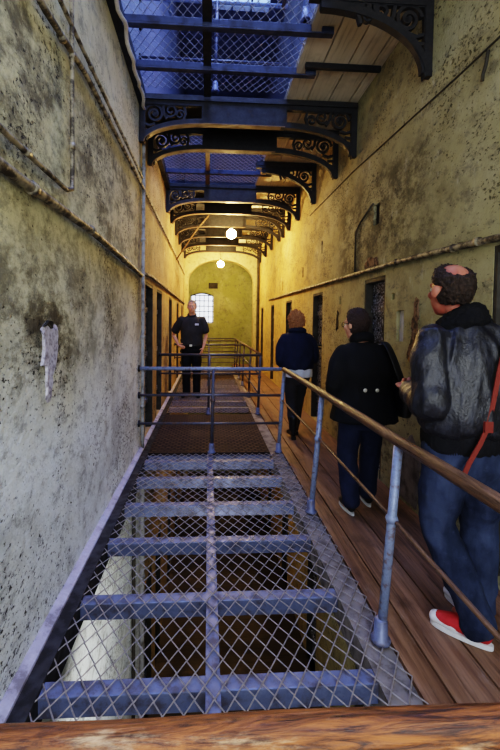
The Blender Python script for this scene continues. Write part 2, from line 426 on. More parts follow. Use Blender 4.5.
# plank floor where the photographer stands, and the solid bridges
struct('floor_landing', MB().box(XL+.075, XK-.004, YB, .62, -.06, -.002), M['plank'])
BR = [(4.50, 6.40), (10.4, 11.2)]
for k, (a, b) in enumerate(BR):
    t = thing('footbridge', ['brown tread plate footbridge in front of the polo-shirt man', 'far brown tread plate footbridge near the end wall'][k], 'bridge', (0, a, 0))
    obj('deck', MB().box(XL+.08, XK-.004, 0, b-a, -.035, -.004), M['tread'], t)
    for y in (0, b-a-.05): obj('edge_beam', MB().box(XL+.08, XK-.004, y, y+.05, -.17, -.036), M['steel'], t)

# wire mesh --------------------------------------------------------
def chain(x0, x1, y0, y1, z, r=.0026, dw=.079, dl=.122, n=4):
    mb = MB(); A = dw/4; nw = int((x1-x0)/(dw/2)); per = dl/2
    ny = int((y1-y0)/per)
    for i in range(nw+1):
        xc = x0+A+i*(dw/2); s = 1 if i % 2 else -1
        if xc + A > x1 + .02: break
        pts = []
        for j in range(ny+1):
            e = s if j % 2 else -s
            pts.append((xc+A*e*1.02, y0+j*per, z+.0022*e))
        mb.tube(pts, r, n)
    return mb
def mesh_panel(x0, x1, y0, y1, z, label, mat, r=.0026, **k):
    return tag(obj('wire_mesh', chain(x0, x1, y0, y1, z, r, **k), mat), label, 'mesh')
mesh_panel(XL+.06, XW+.005, .66, 4.46, .002, 'diamond wire mesh over the floor void nearest the viewer', M['wire'], .0037)
mesh_panel(XL+.06, XK+.06, 6.45, 10.36, .002, 'diamond wire mesh over the void under the polo-shirt man', M['wire'], .0031)
mesh_panel(XL+.06, XK+.06, 11.25, 12.95, .002, 'diamond wire mesh at the far end by the arch', M['wire'], .0031)

# beams carrying the mesh ------------------------------------------
def ibeam(l, h=.10, w=.07, t=.014):
    return MB().box(0, l, -w/2, w/2, -t, 0).box(0, l, -w/2, w/2, -h, -h+t).box(0, l, -.012, .012, -h+t, -t)
ordn = ['first', 'second', 'third', 'fourth', 'fifth', 'sixth', 'seventh', 'eighth', 'ninth', 'tenth']
def chan(l, h=.076, w=.075):   # channel with its flat web to the viewer
    return MB().box(0, l, -w/2, w/2, -.013, 0).box(0, l, -w/2, -w/2+.013, -h, -.013).box(0, l, -w/2, w/2-.02, -h-.012, -h)
b0 = None
ys = [1.06, 1.60, 2.125, 2.70, 3.24, 3.79, 4.26]
for k, y in enumerate(ys):
    lab = ('blue-grey steel cross beam under the near mesh, hidden just behind the front wooden rail' if k == 0 else
           'blue-grey steel cross beam under the near mesh, %s beyond the front rail' % ordn[k-1])
    if b0 is None:
        b0 = tag(obj('cross_beam', chan(XK-.002-(XL+.07)), M['steel']), lab, 'beam', 'cross beams under the floor mesh'); bevel(b0, .004)
        b0.location = (XL+.07, y, -.0108)
    else:
        b = dup(b0, (XL+.07, y, -.0108), lab)
for k, y in enumerate([6.95, 7.5, 8.05, 8.6, 9.15, 9.4]):
    dup(b0, (XL+.07, y, -.0108), 'steel cross beam under the mesh by the polo-shirt man, %s beyond the first footbridge' % ordn[k])
for k, y in enumerate([11.7, 12.3]):
    dup(b0, (XL+.07, y, -.0108), ['steel cross beam under the far mesh, nearer of two', 'steel cross beam under the far mesh, further of two'][k])
def bar(name, x, w, y0, y1, z0, z1, label, mat): return tag(bevel(obj(name, MB().box(x-w/2, x+w/2, y0, y1, z0, z1), mat), .003), label, 'beam')
bar('spine_bar', .035, .062, .66, 4.48, -.0102, -.0062, 'long blue-grey flat bar down the middle of the near floor mesh', M['steel'])
bar('spine_bar', .035, .062, 6.42, 10.38, -.0102, -.0062, 'long flat bar down the middle of the mesh behind the first footbridge', M['steel'])

# ------------------------------------------------------------------ railings
def post(parent, x, y, h, mat, lean=(0,0), r=.021):
    p = obj('post', MB().tube([(x,y,.0),(x+lean[0]*.5,y+lean[1]*.5,h*.5),(x+lean[0],y+lean[1],h)], r, 10), mat, parent, True)
    obj('base_socket', MB().lathe([(.045,.0),(.045,.014),(.032,.02),(.030,.10),(.024,.108)], (x,y,.0)), M['steel'], p, True)
    obj('collar', MB().ball((x+lean[0]*.63, y+lean[1]*.63, h*.63), (.03,.03,.028), 10, 6), mat, p, True)
    return p
RX = .82
wr_ = thing('walkway_railing', 'long brown-topped railing with blue-grey posts beside the plank walkway', 'railing')
PY = [1.77, 3.04, 4.49]
LE = [.06, .07, .05]
for y, l in zip(PY, LE): post(wr_, RX, y, .92, M['post'], (l, 0))
hp = [(RX+.08,.50,.93),(RX+.08,1.0,.935),(RX+.065,1.77,.94),(RX+.07,3.07,.94),(RX+.05,4.49,.95)]
obj('handrail', MB().tube(hp, .027, 14), M['rail'], wr_, True)['label'] = 'worn brown round handrail'
obj('middle_rail', MB().tube([(RX+.06,.50,.53),(RX+.047,1.77,.575),(RX+.045,3.07,.59),(RX+.03,4.49,.60)], .0095, 8), M['rail'], wr_, True)
post(wr_, RX, .50, .93, M['post'], (.09, 0))
far = thing('walkway_railing', 'far walkway railing running from behind the woman toward the arch', 'railing')
FY = [6.39, 7.87, 9.3, 10.4, 11.3, 12.2]
for y in FY: post(far, RX, y, .95, M['dark_rail'], (.03, 0), .02)
obj('handrail', MB().tube([(RX+.03, 6.39, .97), (RX+.03, 12.9, .97)], .021, 10), M['rail'], far, True)
obj('middle_rail', MB().tube([(RX+.02, 6.39, .64), (RX+.02, 12.9, .64)], .012, 8), M['dark_rail'], far, True)
obj('middle_rail', MB().tube([(RX+.01, 6.39, .33), (RX+.01, 12.9, .33)], .012, 8), M['dark_rail'], far, True)
def crossrail(y, label, mid_x, off=(.03,.02)):
    t = thing('cross_railing', label, 'railing', (0, y, 0), 'cross railings')
    for nm, z, r, m in (('top_rail', .955, .021, 'post'), ('middle_rail', .655, .014, 'dark_rail'), ('lower_rail', .335, .014, 'dark_rail')):
        obj(nm, MB().tube([(XL+.005, 0, z), (RX+.02*z, 0, z)], r, 10), M[m if y < 5 else 'dark_rail'], t, True)
    post(t, mid_x, 0, .95, M['dark_rail'], (.012, 0), .02)
    fl_ = MB()
    for z in (.955, .655, .335): obj('wall_flange', MB().tube([(XL+.001, 0, z), (XL+.02, 0, z)], .038, 10), M['iron'], t, True)
    pass
    return t
c1 = crossrail(4.49, 'blue-grey three-bar cross railing in front of the brown footbridge', .055)
c2 = crossrail(6.39, 'three-bar cross railing just in front of the polo-shirt man', .02)
dup(c2, (0, 9.3, 0), 'three-bar cross railing behind the polo-shirt man, before the far footbridge')
dup(c2, (0, 11.3, 0), 'three-bar cross railing after the far footbridge')
dup(c2, (0, 12.9, 0), 'furthest three-bar cross railing, under the arch')
# front railing: thick wooden rail that the camera looks over
ft = thing('front_railing', 'thick scuffed orange-brown rail across the very front of the view', 'railing', (0, .50, 0))
pts = []; rr = []
for k in range(29):
    x = -.76+1.62*k/28; pts.append((x, .03-.04*(x+.3), .929+.002*math.sin(x*9)+.036*(x-.4))); rr.append(.028+.0012*noise.noise((x*6,0,0)))
tr = obj('top_rail', MB().tube(pts, rr, 18), M['railx'], ft, True)
obj('middle_rail', MB().tube([(XL+.01,.03,.5),(RX+.05,.0,.5)], .014), M['dark_rail'], ft, True)
obj('post', MB().tube([(XL+.08,.05,0),(XL+.08,.05,.92)], .021), M['post'], ft, True)

# ------------------------------------------------------------------ gallery above
cl = MB(); cxs = [XM, 1.07, 1.31, 1.545, XR]
for a, b in zip(cxs, cxs[1:]):
    cl.box(a+.006, b-.006, YB, YF, ZC, ZC+.03)
cl.box(XM, XR, YB, YF, ZC+.032, ZC+.05)
struct('ceiling', cl, M['soffit'])
struct('trim_3', MB().box(XL, XL+.07, YB, YF, ZC-.12, ZC+.02), M['iron'])
UX0, UX1 = XL+.07, XM
mesh_panel(UX0, UX1, -.6, 4.46, ZC+.02, 'overhead blue-lit diamond mesh at the top of the view', M['wire_up'], .0044)
mesh_panel(UX0, UX1, 5.25, 7.25, ZC+.02, 'overhead blue-lit diamond mesh between the second and third arches', M['wire_up'], .005)
tag(bevel(obj('overhead_deck', MB().box(UX0, UX1, 4.55, 5.12, ZC-.01, ZC+.03), M['iron']), .004), 'dark overhead deck between the two nearest iron arches', 'deck')
tag(bevel(obj('overhead_deck', MB().box(UX0, UX1, 7.35, YF-.02, ZC-.01, ZC+.03), M['iron']), .004), 'dark overhead deck above the hanging bulbs, toward the end arch', 'deck')
bar('ceiling_spine_bar', -.03, .075, -.6, 4.44, ZC-.035, ZC-.004, 'dark lengthwise bar under the nearest overhead mesh', M['iron'])
bar('ceiling_spine_bar', -.03, .07, 5.22, 7.24, ZC-.03, ZC-.004, 'brown lengthwise bar under the further overhead mesh', M['rim'])  # orange light on this bar is put into its brown colour
ub = None
for k, y in enumerate([1.7, 2.25, 2.82, 3.38, 3.94]):
    lab = 'dark blue overhead cross beam, %s back from the nearest iron arch' % ordn[4-k]
    if ub is None:
        m_ = MB().box(0, 1.02-XL-.07, -.03, .03, -.014, 0).box(0, UX1-UX0, -.03, -.016, -.014+.014, .055).box(1.62, 1.02-XL-.07, -.03, -.005, 0, .045)
        ub = tag(bevel(obj('overhead_beam', m_, M['dsteel']), .004), lab, 'beam', 'overhead cross beams'); ub.location = (XL+.07, y, ZC-.06)
    else: dup(ub, (XL+.07, y, ZC-.06), lab)
for k, y in enumerate([5.75, 6.6]):
    dup(ub, (XL+.07, y, ZC-.06), ['overhead cross beam, nearer of two between the second and third arches', 'overhead cross beam, further of two between the second and third arches'][k])
jo = tag(bevel(obj('soffit_joist', MB().box(.90, XR-.02, -.02, .02, -.05, 0), M['iron']), .004), 'thin black joist bar under the pale boards, alone between the corner bracket and first arch', 'joist')
jo.location = (0, 3.85, ZC)

def spiral(cx, cy, r0, r1, a0, turns, n=26):
    return [(cx+(r0+(r1-r0)*k/n)*math.cos(a0+turns*2*PI*k/n), cy+(r0+(r1-r0)*k/n)*math.sin(a0+turns*2*PI*k/n)) for k in range(n+1)]
def bracket_curve(L, H, tip, n=22):
    # underside: from the foot of the wall leg up to the tip; local u away from wall, v down from top
    return [(.05+(L-.05)*(1-math.cos(PI/2*k/n)), -(tip+(H-.02-tip)*(1-math.sin(PI/2*k/n)))) for k in range(n+1)]
def bracket_parts(parent, xw, sgn, L=.84, H=.60, tip=.20, y=0, z=0, solid=False):
    org, ax, ay = (xw, y, z), (sgn, 0, 0), (0, 0, 1); T = .035
    fr = MB()
    fr.ribbon([(.03, 0), (.03, -H)], .06, org, ax, ay, .05)
    fr.ribbon([(0, -.03), (L, -.03)], .06, org, ax, ay, .05)
    cv = bracket_curve(L, H, tip)
    cv2 = [(u, v) for u, v in cv]
    fr.ribbon(cv2, [.058]*len(cv2), org, ax, ay, .05)
    fr.ribbon([(L-.03, -.02), (L-.03, -tip-.03)], .07, org, ax, ay, .05)
    if solid:   # cantilever brackets are a plain plate toward the tip
        w_ = [q for q in cv if q[0] > .46*L]
        for p, q in zip(w_, w_[1:]): fr.ribbon([((p[0]+q[0])/2, -.02), ((p[0]+q[0])/2, min(p[1], q[1]))], abs(q[0]-p[0])*1.15+.002, org, ax, ay, .034)
    f = obj('bracket', fr, M['iron'], parent)
    sc = MB(); S = L/.84
    sc.ribbon(spiral(.185*S, -.155, .105, .022, PI*.95, -1.7, 40), .026, org, ax, ay, T)
    sc.ribbon(spiral(.185*S, -.155, .025, .001, 0, -1.2), .022, org, ax, ay, T)
    sc.ribbon(spiral(.385*S, -.115, .072, .016, PI*1.2, 1.35, 30), .021, org, ax, ay, T)
    sc.ribbon(spiral(.50*S, -.155, .052, .012, 0, 1.3), .018, org, ax, ay, T)
    sc.ribbon([(.29*S,-.06),(.30*S,-.14),(.34*S,-.205)], .03, org, ax, ay, T)
    sc.ribbon([(.06,-.26),(.12*S,-.28),(.19*S,-.26)], .026, org, ax, ay, T)
    sc.ribbon([(.05,-.33),(.13*S,-.33)], .024, org, ax, ay, T)
    sc.ribbon([(.05,-.40),(.105,-.385)], .022, org, ax, ay, T)
    sc.ribbon([(.545*S,-.058),(.57*S,-.13),(.545*S,-.21)], .026, org, ax, ay, T)
    sc.ribbon([(.058,-.055),(.058,-.43)], .014, org, ax, ay, T); sc.ribbon([(.055,-.062),(.60*S,-.062)], .014, org, ax, ay, T)
    obj('scrollwork', sc, M['iron'], f)
    # thin flange along the curve, warm light painted on as brown at the left
    fl = MB(); vs = []
    e = [(u+.0, v-.032) for u, v in cv]
    fl.ribbon(e, .008, org, ax, ay, .085 if sgn > 0 else .06)
    obj('flange', fl, M['rim'] if sgn > 0 else M['iron'], f)
    return f
arches = [4.5, 5.15, 7.3, 8.1, 9.2, 10.3, 11.4, 12.5]
A0 = None
def alabel(k):
    return 'black cast-iron arch girder with scroll brackets, %s from the viewer' % ordn[k]
for k, y in enumerate(arches):
    if A0 is None:
        A0 = thing('arch_girder', alabel(k), 'arch', (0, y, ZC-.055), 'cast-iron arch girders')
        gm = MB().box(-.04, XM-.02, -.025, .025, -.246, 0).box(XL+.005, XR-.005, -.045, .045, -.012, .043)
        gd = obj('girder', gm, M['iron'], A0)
        obj('flange', MB().box(-.06, XM, -.0425, .0425, -.254, -.246), M['rim'], gd)
        bracket_parts(A0, XR-.004, -1, .86, .545, .22)
        bracket_parts(A0, XL+.004, 1, .74, .46, .22)
    else: dup(A0, (0, y, ZC-.055), alabel(k))
K0 = None
for k, y in enumerate([2.98, 6.2, 8.7]):
    lab = ['large black scroll bracket at top right, alone on the wall nearest the viewer', 'black scroll bracket alone on the right wall after the second arch', 'black scroll bracket alone on the right wall after the fourth arch'][k]
    if K0 is None:
        K0 = thing('scroll_bracket', lab, 'bracket', (0, y, ZC-.055), 'wall brackets')
        bracket_parts(K0, XR-.004, -1, .84, .565, .085, solid=True)
        obj('tip_bar', MB().box(.72, XR-.005, -.04, .04, -.012, .043).box(.72,.95,-.034,.034,-.05,-.01), M['iron'], K0)
    else: dup(K0, (0, y, ZC-.055), lab)

# the storey above, seen through the mesh ---------------------------
Z2 = 7.7
mesh_panel(UX0, UX1, .5, 7.2, Z2, 'highest diamond mesh, one storey above the nearest overhead mesh', M['wire_up'], .006, dw=.2, dl=.3)
hb = None
for k, y in enumerate([2.6, 3.7, 4.8, 5.9, 7.0]):
    lab = 'dark beam of the highest storey, %s from the viewer' % ordn[k]
    if hb is None:
        hb = tag(obj('roof_beam', ibeam(XR-XL-.02, .22, .12), M['steel']), lab, 'beam', 'beams of the highest storey'); hb.location = (XL+.01, y, Z2-.01)
    else: dup(hb, (XL+.01, y, Z2-.01), lab)
ur = dup(c1, (0, 4.49, ZC+.05), 'blue-lit cross railing on the storey above, seen through the mesh')
dup(c2, (0, 2.6, ZC+.05), 'nearer blue-lit cross railing on the storey above, seen through the mesh')
uw = thing('walkway_railing', 'railing of the storey above, seen through the overhead mesh', 'railing', (0, 0, ZC+.05))
for y in (1.2, 2.3, 3.4): post(uw, RX-.03, y, .92, M['post'])
obj('handrail', MB().tube([(RX-.03, .8, .94), (RX-.03, 4.49, .94)], .022, 10), M['rail'], uw, True)
# skylight roof
M['slate'] = plain('blue grey roof lining', (.20,.22,.34), .8, vary=.5, bscale=5)
struct('ceiling_upper', MB().box(XL-.3, XR+.3, YB, 2.2, ZTOP, ZTOP+.1).box(XL-.3, XR+.3, 9.4, YE, ZTOP, ZTOP+.1).box(XL-.3, .05, 2.2, 9.4, ZTOP, ZTOP+.1).box(1.32, XR+.3, 2.2, 9.4, ZTOP, ZTOP+.1), M['slate'])
sky = MB().add([(XL-.3,2.2,ZTOP+.02),(XR+.3,2.2,ZTOP+.02),(XR+.3,9.4,ZTOP+.02),(XL-.3,9.4,ZTOP+.02)], [(0,1,2,3)])
sk = struct('window_2', sky, M['glass'])
gb = MB()
for k in range(6): y = 2.4+k*1.28; gb.box(XL, XR, y-.03, y+.03, ZTOP-.1, ZTOP-.01)
for x in (.47, .9): gb.box(x-.02, x+.02, 2.2, 9.4, ZTOP-.08, ZTOP-.01)
obj('glazing_bars', gb, M['steel'], sk)

# ------------------------------------------------------------------ pipes and cables
def pipe(label, pts, r, mat, clamps=(), cat='pipe', name='wall_pipe', n=10):
    t = thing(name, label, cat)
    P = [Vector(p) for p in pts]; sub = []
    for a, b in zip(P, P[1:]):
        m = max(1, int((b-a).length/.25))
        for k in range(m): 
            q = a.lerp(b, k/m); w = Vector((0, noise.noise(q*2)*.003, noise.noise(q*1.3+Vector((5,5,5)))*.004)); sub.append(q+(w if k else Vector()))
    sub.append(P[-1])
    obj('tube', MB().tube(sub, r, n), mat, t, True)
    for c in clamps:
        (p, d) = c; p = Vector(p); d = Vector(d)
        obj('clamp', MB().tube([p-d*.018, p+d*.018], r*1.3, 10), mat, t, True)
    return t
yv = (0,1,0); zv = (0,0,1)
xp = XL+.028
pipe('thick lower pipe running along the left wall below its joint with the upright', [(xp,.3,2.03),(xp,1.5,2.03),(xp,2.6,2.05),(xp,4.5,1.985)], .023, M['pipe'], [((xp,1.0,2.03),yv),((xp,1.75,2.032),yv),((xp,2.6,2.05),yv),((xp,3.6,2.02),yv)])
pipe('pale pipe just above the thick one, ending at an elbow on the left wall', [(xp,.3,2.16),(xp,2.16,2.16),(xp,2.245,2.19),(xp,2.25,2.3),(xp,2.25,4.6)], .0125, M['pipe'], [((xp,1.7,2.16),yv),((xp,2.25,2.42),zv),((xp,2.25,3.3),zv),((xp,2.25,2.9),zv)])
pipe('dark pipe high on the left wall, lower of the two slanting upper pipes', [(xp,.5,2.86),(xp,1.9,2.87),(xp,2.5,2.95),(xp,4.9,2.98),(xp,8.0,2.98),(xp,12.6,2.96)], .016, M['pipe'], [((xp,2.1,2.89),yv),((xp,3.0,2.955),yv),((xp,4.0,2.965),yv),((xp,5.6,2.98),yv)])
pipe('thin pipe high on the left wall, upper of the two slanting upper pipes', [(xp,.5,3.04),(xp,2.9,3.06),(xp,4.55,3.07)], .012, M['pipe'], [((xp,2.6,3.058),yv),((xp,3.6,3.066),yv)])
pipe('pale upright pipe on the left wall just before the first cell door', [(xp,4.62,.0),(xp,4.62,2.0),(xp,4.66,4.0)], .021, M['pipe_l'], [((xp,4.62,.5),zv),((xp,4.62,1.3),zv),((xp,4.63,2.4),zv),((xp,4.65,3.2),zv)])
pipe('pipe running over the left cell doors toward the arch', [(xp,4.70,2.03),(xp,5.3,2.06),(xp,8,2.06),(xp,12.8,2.05)], .02, M['pipe'], [((xp,5.8,2.06),yv),((xp,7.2,2.06),yv)])
pipe('upright pipe of the storey below, seen through the mesh at left', [(xp,4.62,ZLOW),(xp,4.62,-.2)], .03, M['pipe_l'], [((xp,4.62,-1.5),zv)])
pipe('dark thin upright pipe of the storey below, seen through the mesh at left', [(xp,4.1,ZLOW),(xp,4.1,-.2)], .018, M['jamb'])
xq = XR-.025
pipe('long dark pipe sloping along the right wall above the cell doors', [(xq,.8,1.93),(xq,2.2,1.975),(xq,3.4,2.02),(xq,4.6,2.03),(xq,7.15,2.06),(xq,10.6,2.09)], .021, M['pipe'], [((xq,2.6,1.99),yv),((xq,2.35,1.985),yv),((xq,3.4,2.02),yv),((xq,4.9,2.035),yv)])
pipe('thin bent conduit above the second right-hand cell door', [(xq+.012,4.42,2.06),(xq+.012,4.42,2.5),(xq+.012,4.28,2.58),(xq+.012,3.96,2.68)], .010, M['jamb'])
pipe('dark full-height drainpipe in the far right corner before the arch', [(XR-.06,12.8,.0),(XR-.06,12.8,3.8)], .045, M['jamb'], [((XR-.06,12.8,1.0),zv),((XR-.06,12.8,2.2),zv)])
pipe('thin cable hanging slack along the groove of the right wall', [(xq+.015,1.3,3.10),(xq+.015,2.6,3.13),(xq+.015,4.6,3.22),(xq+.015,6.5,3.23)], .006, M['jamb'], name='wall_cable', cat='cable')
pipe('short dark hook hanging on the right wall under the groove', [(xq+.01,2.33,3.1),(xq,2.33,3.02),(xq-.01,2.34,2.97),(xq,2.36,2.94)], .010, M['jamb'], name='wall_hook', cat='hook')
pipe('diagonal stay rod hanging from the left ceiling beyond the third arch', [(XL+.03,9.3,2.9),(XL+.5,9.1,3.55),(.0,9.0,3.85)], .014, M['rim'], name='stay_rod', cat='rod')
cp = []
for k in range(26):
    u = k/25; y = 2.9+1.5*u; cp.append((XL+.075+.02*math.sin(u*3.1)+.012*math.sin(u*31), y, 3.815-.10*u+.03*math.sin(u*9)+.02*math.sin(u*26)))
tag(obj('cable', MB().tube(cp, .017, 8), M['cable'], None, True), 'off-white twisted cable hanging at the top of the left wall', 'cable')

# wall scars -------------------------------------------------------
def scar(name, parent, x, out, pts, mat, th=.012):
    c = Vector((0, sum(p[0] for p in pts)/len(pts), sum(p[1] for p in pts)/len(pts)))
    mb = MB(); vs = []; n = len(pts)*6; ring = []
    for i in range(len(pts)):
        a, b = pts[i], pts[(i+1) % len(pts)]
        for k in range(6):
            u = k/6; yy = a[0]+(b[0]-a[0])*u; zz = a[1]+(b[1]-a[1])*u
            j = .03*noise.noise((yy*17, zz*17, 3.3)); ring.append((yy+j, zz+j*.7))
    vs = [(x, y, z) for y, z in ring] + [(x-out*th*.8, c.y+(y-c.y)*.86, c.z+(z-c.z)*.86) for y, z in ring] + [(x-out*th*.5, c.y, c.z)]
    fs = [(i, (i+1) % n, n+(i+1) % n, n+i) for i in range(n)] + [(n+i, n+(i+1) % n, 2*n) for i in range(n)]
    mb.add(vs, fs); return obj(name, mb, mat, parent)
wl = bpy.data.objects['wall_left']
scar('plaster_scar', wl, XL, -1, [(1.89,1.44),(1.96,1.48),(2.07,1.46),(2.11,1.36),(2.06,1.24),(2.015,1.19),(2.0,1.08),(1.97,1.08),(1.955,1.2),(1.89,1.27),(1.925,1.36)], M['lilacpatch'])['label'] = 'bare lilac plaster patch'
scar('plaster_scar', wl, XL, -1, [(1.91,1.45),(1.97,1.485),(2.03,1.475),(2.02,1.44),(1.96,1.45)], M['dirt'], .016)
scar('masonry_scar', wr, XR, 1, [(3.80,2.02),(4.16,2.04),(4.18,2.12),(4.05,2.16),(3.85,2.14)], M['brick'])['label'] = 'bare masonry above the cell door'
scar('masonry_scar', wr, XR, 1, [(3.06,1.68),(3.10,1.70),(3.13,1.52),(3.16,1.34),(3.22,1.2),(3.10,1.12),(3.03,1.2),(3.05,1.4)], M['brick'])
scar('masonry_scar', wr, XR, 1, [(4.98,1.62),(5.03,1.66),(5.06,1.5),(5.04,1.36),(4.98,1.45)], M['dirt'])
scar('masonry_scar', wr, XR, 1, [(2.95,.45),(3.1,.6),(3.3,.42),(3.4,.15),(3.3,.02),(3.0,.02)], M['kerb'])

# ------------------------------------------------------------------ hanging lamps
def lamp(loc, label):
    t = thing('pendant_lamp', label, 'lamp', loc)
    obj('bulb', MB().lathe([(.012,.062),(.05,.055),(.085,.02),(.10,-.03),(.088,-.08),(.05,-.118),(.006,-.13)], (0,0,0), 16), M['bulb'], t, True)
    obj('socket', MB().lathe([(.018,.06),(.026,.065),(.026,.12),(.012,.14)], (0,0,0)), M['jamb'], t, True)
    obj('cord', MB().tube([(0,0,.13),(0,0,ZC-.012-loc[2])], .006, 6), M['iron'], t)
    return t
lamp((.47, 8.45, 3.36), 'nearer glowing bare bulb hanging under the arches')
lamp((.36, 12.0, 3.24), 'further glowing bare bulb hanging just before the end arch')
#PEOPLE-START
# ------------------------------------------------------------------ people
def crom(P, n):
    out = []; m = len(P)
    for i in range(m-1):
        p0 = P[max(i-1,0)]; p1 = P[i]; p2 = P[i+1]; p3 = P[min(i+2,m-1)]
        for k in range(n):
            t = k/n
            out.append([.5*(2*b + (c-a)*t + (2*a-5*b+4*c-d)*t*t + (3*b-a-3*c+d)*t**3) for a,b,c,d in zip(p0,p1,p2,p3)])
    out.append(list(P[-1])); return out
class Fig(MB):
    def limb(s, pts, rads, n=14, sub=5):   # smooth tapering limb with rounded ends
        P = [list(p) + (list(r) if isinstance(r, (tuple, list)) else [r, r]) for p, r in zip(pts, rads)]
        Q = crom(P, sub)
        a, b = Vector(Q[0][:3]), Vector(Q[1][:3]); d0 = (a-b).normalized()
        c, e = Vector(Q[-1][:3]), Vector(Q[-2][:3]); d1 = (c-e).normalized()
        pp = [a+d0*Q[0][3]*k for k in (.75,.55,.3)] + [Vector(q[:3]) for q in Q] + [c+d1*Q[-1][3]*k for k in (.3,.55,.75)]
        rr = [(Q[0][3]*k, Q[0][4]*k) for k in (.3,.72,.93)] + [(q[3], q[4]) for q in Q] + [(Q[-1][3]*k, Q[-1][4]*k) for k in (.93,.72,.3)]
        return s.tube(pp, rr, n)
    def trunk(s, rings, n=28, sub=4, ex=2.3):   # rings: z, cx, cy, half width, half depth
        Q = crom([list(r) for r in rings], sub); vs = []; fs = []
        for z, cx, cy, a, b in Q:
            for k in range(n):
                t = 2*PI*k/n; c_, s_ = math.cos(t), math.sin(t)
                vs.append((cx+a*math.copysign(abs(c_)**(2/ex), c_), cy+b*math.copysign(abs(s_)**(2/ex), s_), z))
        m = len(Q)
        for i in range(m-1):
            for k in range(n): fs.append((i*n+k, i*n+(k+1) % n, (i+1)*n+(k+1) % n, (i+1)*n+k))
        fs.append(tuple(range(n-1,-1,-1))); fs.append(tuple(range((m-1)*n, m*n)))
        return s.add(vs, fs)
def fuse(mb, voxel=.008, smooth=4, fold=None, fac=.5):
    me = bpy.data.meshes.new('tmp'); me.from_pydata(mb.v, [], mb.f)
    bm = bmesh.new(); bm.from_mesh(me); bmesh.ops.recalc_face_normals(bm, faces=bm.faces); bm.to_mesh(me); bm.free()
    o = bpy.data.objects.new('tmp', me); C.objects.link(o)
    r = o.modifiers.new('r', 'REMESH'); r.mode = 'VOXEL'; r.voxel_size = voxel; r.use_smooth_shade = True
    s = o.modifiers.new('s', 'SMOOTH'); s.factor = fac; s.iterations = smooth
    dg = bpy.context.evaluated_depsgraph_get()
    out = bpy.data.meshes.new_from_object(o.evaluated_get(dg)); bpy.data.objects.remove(o)
    if fold:
        ns = [v.normal.copy() for v in out.vertices]
        for v, nn in zip(out.vertices, ns): v.co += nn*fold(v.co)
    for p in out.polygons: p.use_smooth = True
    out.update(); return out
def folds(amp, fx=12, fz=4, seed=0):
    def fn(c):
        a = noise.noise((c.x*fx+seed, c.y*fx, c.z*fz)); b = noise.noise((c.x*fx*2.3, c.y*fx*2.3+seed, c.z*fz*3.1))
        return amp*(1-abs(a)*2.6)*.8 + amp*.45*b
    return fn
def V(*a): return Vector(a)
def hand(fg, wrist, d, palm, side, curl=.5, size=1.):
    # d: direction of the fingers, palm: palm normal, side: direction of the thumb
    d = d.normalized(); side = (side - d*side.dot(d)).normalized(); palm = d.cross(side) if palm is None else palm.normalized()
    fg.limb([wrist, wrist+d*.04*size, wrist+d*.085*size], [(.024*size,.019*size),(.034*size,.016*size),(.036*size,.014*size)], 12, 4)
    base = wrist+d*.085*size
    for k, (off, L) in enumerate(((.029,.072),(.010,.082),(-.009,.076),(-.027,.060))):
        p0 = base+side*off*size-d*.012; pts = [p0]; dd = d.copy(); p = p0
        for j, fr in enumerate((.45,.32,.23)):
            a = curl*(.35+.55*j); dd = (d*math.cos(a)+palm*math.sin(a)).normalized()
            p = p+dd*L*fr*size; pts.append(p)
        fg.limb(pts, [.0092*size,.0088*size,.0082*size,.0070*size], 8, 3)
    t0 = wrist+d*.028*size+side*.022*size
    fg.limb([t0, t0+(side*.7+d*.6+palm*.3).normalized()*.034*size, t0+(side*.55+d*.85+palm*.55).normalized()*.062*size], [.012*size,.0105*size,.0085*size], 8, 3)
def head(fg, c, yaw, tilt=0., s=1.):
    R = Euler((tilt, 0, yaw)).to_matrix()
    P = lambda x, y, z: c + R @ V(x*s, y*s, z*s)
    fg.ball(P(0,-.012,.018), (.076*s,.096*s,.098*s), 24, 16, R)
    fg.ball(P(0,.028,-.045), (.060*s,.066*s,.074*s), 20, 14, R)
    fg.ball(P(0,.060,-.094), (.030*s,.026*s,.024*s), 14, 10, R)         # chin
    fg.limb([P(0,.086,.012), P(0,.100,-.018), P(0,.108,-.036)], [.009*s,.012*s,.014*s], 8, 3)   # nose
    fg.limb([P(-.042,.072,.026), P(0,.086,.028), P(.042,.072,.026)], [.011*s,.012*s,.011*s], 8, 3)  # brow
    fg.limb([P(-.022,.084,-.066), P(0,.092,-.064), P(.022,.084,-.066)], [.006*s,.008*s,.006*s], 8, 3)  # lips
    for sx in (-1, 1):
        fg.ball(P(sx*.042,.062,-.022), (.024*s,.022*s,.02*s), 10, 8, R)   # cheek
        fg.ball(P(sx*.083,-.008,-.010), (.011*s,.019*s,.031*s), 10, 10, R @ Euler((.2,0,sx*-.35)).to_matrix())  # ear
    return R, P
def shell(c, R, s, mask, thick=.17, off=(0,-.012,.018), rad=(.076,.096,.098), amp=.03, fr=6., n=(64,44)):
    def fn(d):
        k = max(0., min(1., mask(d)))
        return .88 + (.12+thick)*k + k*amp*(noise.noise(d*fr)+.6*noise.noise(d*fr*2.7))
    return MB().ball(c + R @ V(*[o*s for o in off]), tuple(r*s for r in rad), n[0], n[1], R, fn)
def sm(a, b, x):
    t = max(0., min(1., (x-a)/(b-a))); return t*t*(3-2*t)
